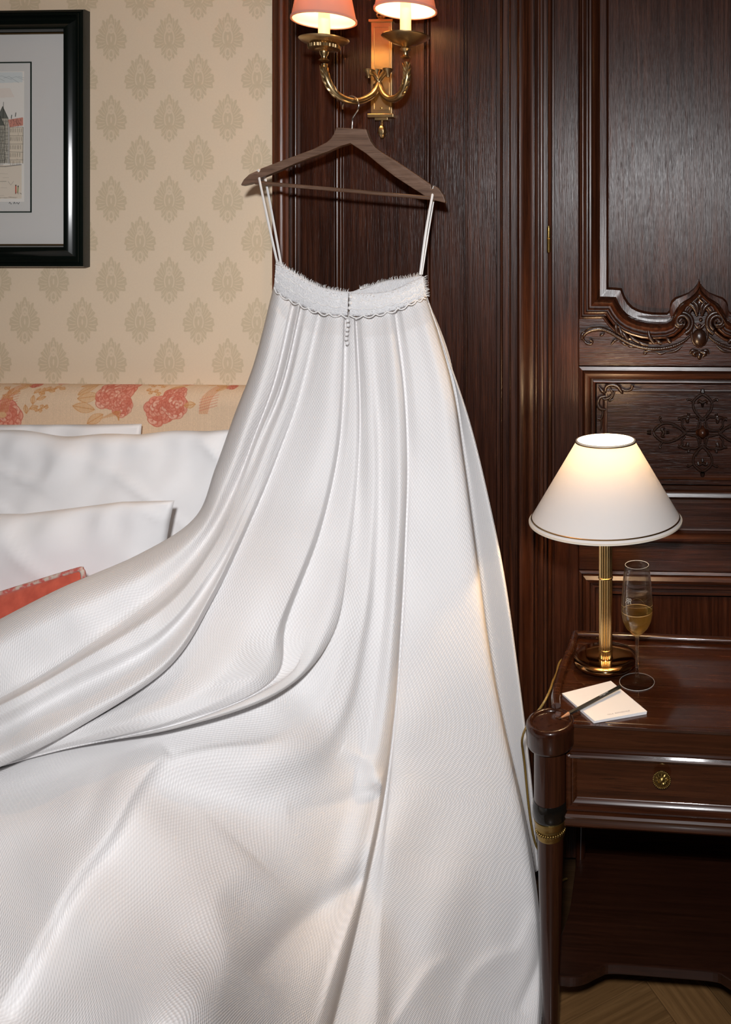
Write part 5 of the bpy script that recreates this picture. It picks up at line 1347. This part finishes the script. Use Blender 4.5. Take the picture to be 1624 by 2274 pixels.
# ================================================================== NOTEPAD AND PENCIL
tz = TZ-.004
cor = [WZ(1249, 1539, tz+.005), WZ(1358, 1512, tz+.005), WZ(1437, 1580, tz+.005), WZ(1320, 1601, tz+.005)]
cen = sum(cor, Vector())/4
npd = empty('notepad', (cen.x, cen.y, tz), 'small white notepad under the black pencil on nightstand', 'notepad')
def quad_slab(c4, z0, z1):
    v = [(q.x, q.y, z0) for q in c4]+[(q.x, q.y, z1) for q in c4]
    return v, [(0, 1, 2, 3), (7, 6, 5, 4), (0, 4, 5, 1), (1, 5, 6, 2), (2, 6, 7, 3), (3, 7, 4, 0)]
for i in range(5):
    c4 = [cen+Matrix.Rotation(math.radians((i-2)*.35), 3, 'Z') @ (q-cen) for q in cor]
    fixn(MB().add(*quad_slab(c4, tz+.0004+i*.00095, tz+.0004+(i+1)*.00095-.0001)).build('sheet', M['paper'], npd, False))
xa_ = (cor[2]-cor[3]).normalized(); ya_ = Vector((0, 0, 1)).cross(xa_)
def flatm(c, xdir, ydir, ndir):
    m4 = Matrix.Identity(4); m4.col[0][:3] = xdir; m4.col[1][:3] = ydir; m4.col[2][:3] = ndir; m4.col[3][:3] = c; return m4
tc = (cor[2]+cor[3])/2+ya_*.012
text_obj('VILLA  ROTHSCHILD', .0048, 'printed_line', M['ink_grey'], npd, flatm((tc.x, tc.y, tz+.0053), xa_, ya_, Vector((0, 0, 1))), .00005)
p0 = WZ(1241, 1603, tz+.004); p1 = WZ(1377, 1529, tz+.0095)
tipz = p0.copy(); tipz.z = TZ+.0015
pc_ = empty('pencil', (p0.x, p0.y, tz), 'black pencil with sharpened wood tip lying across the notepad', 'pencil')
dirp = (p1-tipz); Lp = dirp.length; dirp.normalize(); side_ = dirp.cross(Vector((0, 0, 1))).normalized(); upp = side_.cross(dirp)
def along_p(t): return tipz+dirp*t+upp*.0036
R_p = .0037
MB().add(*tube([along_p(.024), along_p(Lp)], R_p, 6, 1)).build('shaft', M['pencil'], pc_, False)
MB().add(*tube([along_p(.006), along_p(.0242)], [.0010, R_p*.97], 12, 1)).build('sharpened_tip', M['pencil_wood'], pc_)
MB().add(*tube([along_p(.0), along_p(.0062)], [.0002, .0011], 10, 1)).build('lead', M['graphite'], pc_)
nn = (upp*.82-side_*-.0+side_*.57).normalized()
if nn.dot(CAM-p1) < 0: nn = -nn
sgn_ = 1 if side_.dot(CAM-p1) > 0 else -1
nf = (upp*.866+side_*.5*sgn_).normalized()
cP = along_p(Lp*.72)
for n_i, (txt, dz, sz_) in enumerate((('VILLA ROTHSCHILD', .0006, .0026), ('HOTEL', -.0012, .0016))):
    q = cP+nf*(R_p*.866+.00015)
    vdir = nf.cross(dirp).normalized()
    text_obj(txt, sz_, 'lettering', M['ink_white'], pc_, flatm(q+vdir*dz, dirp, vdir, nf), .00005)
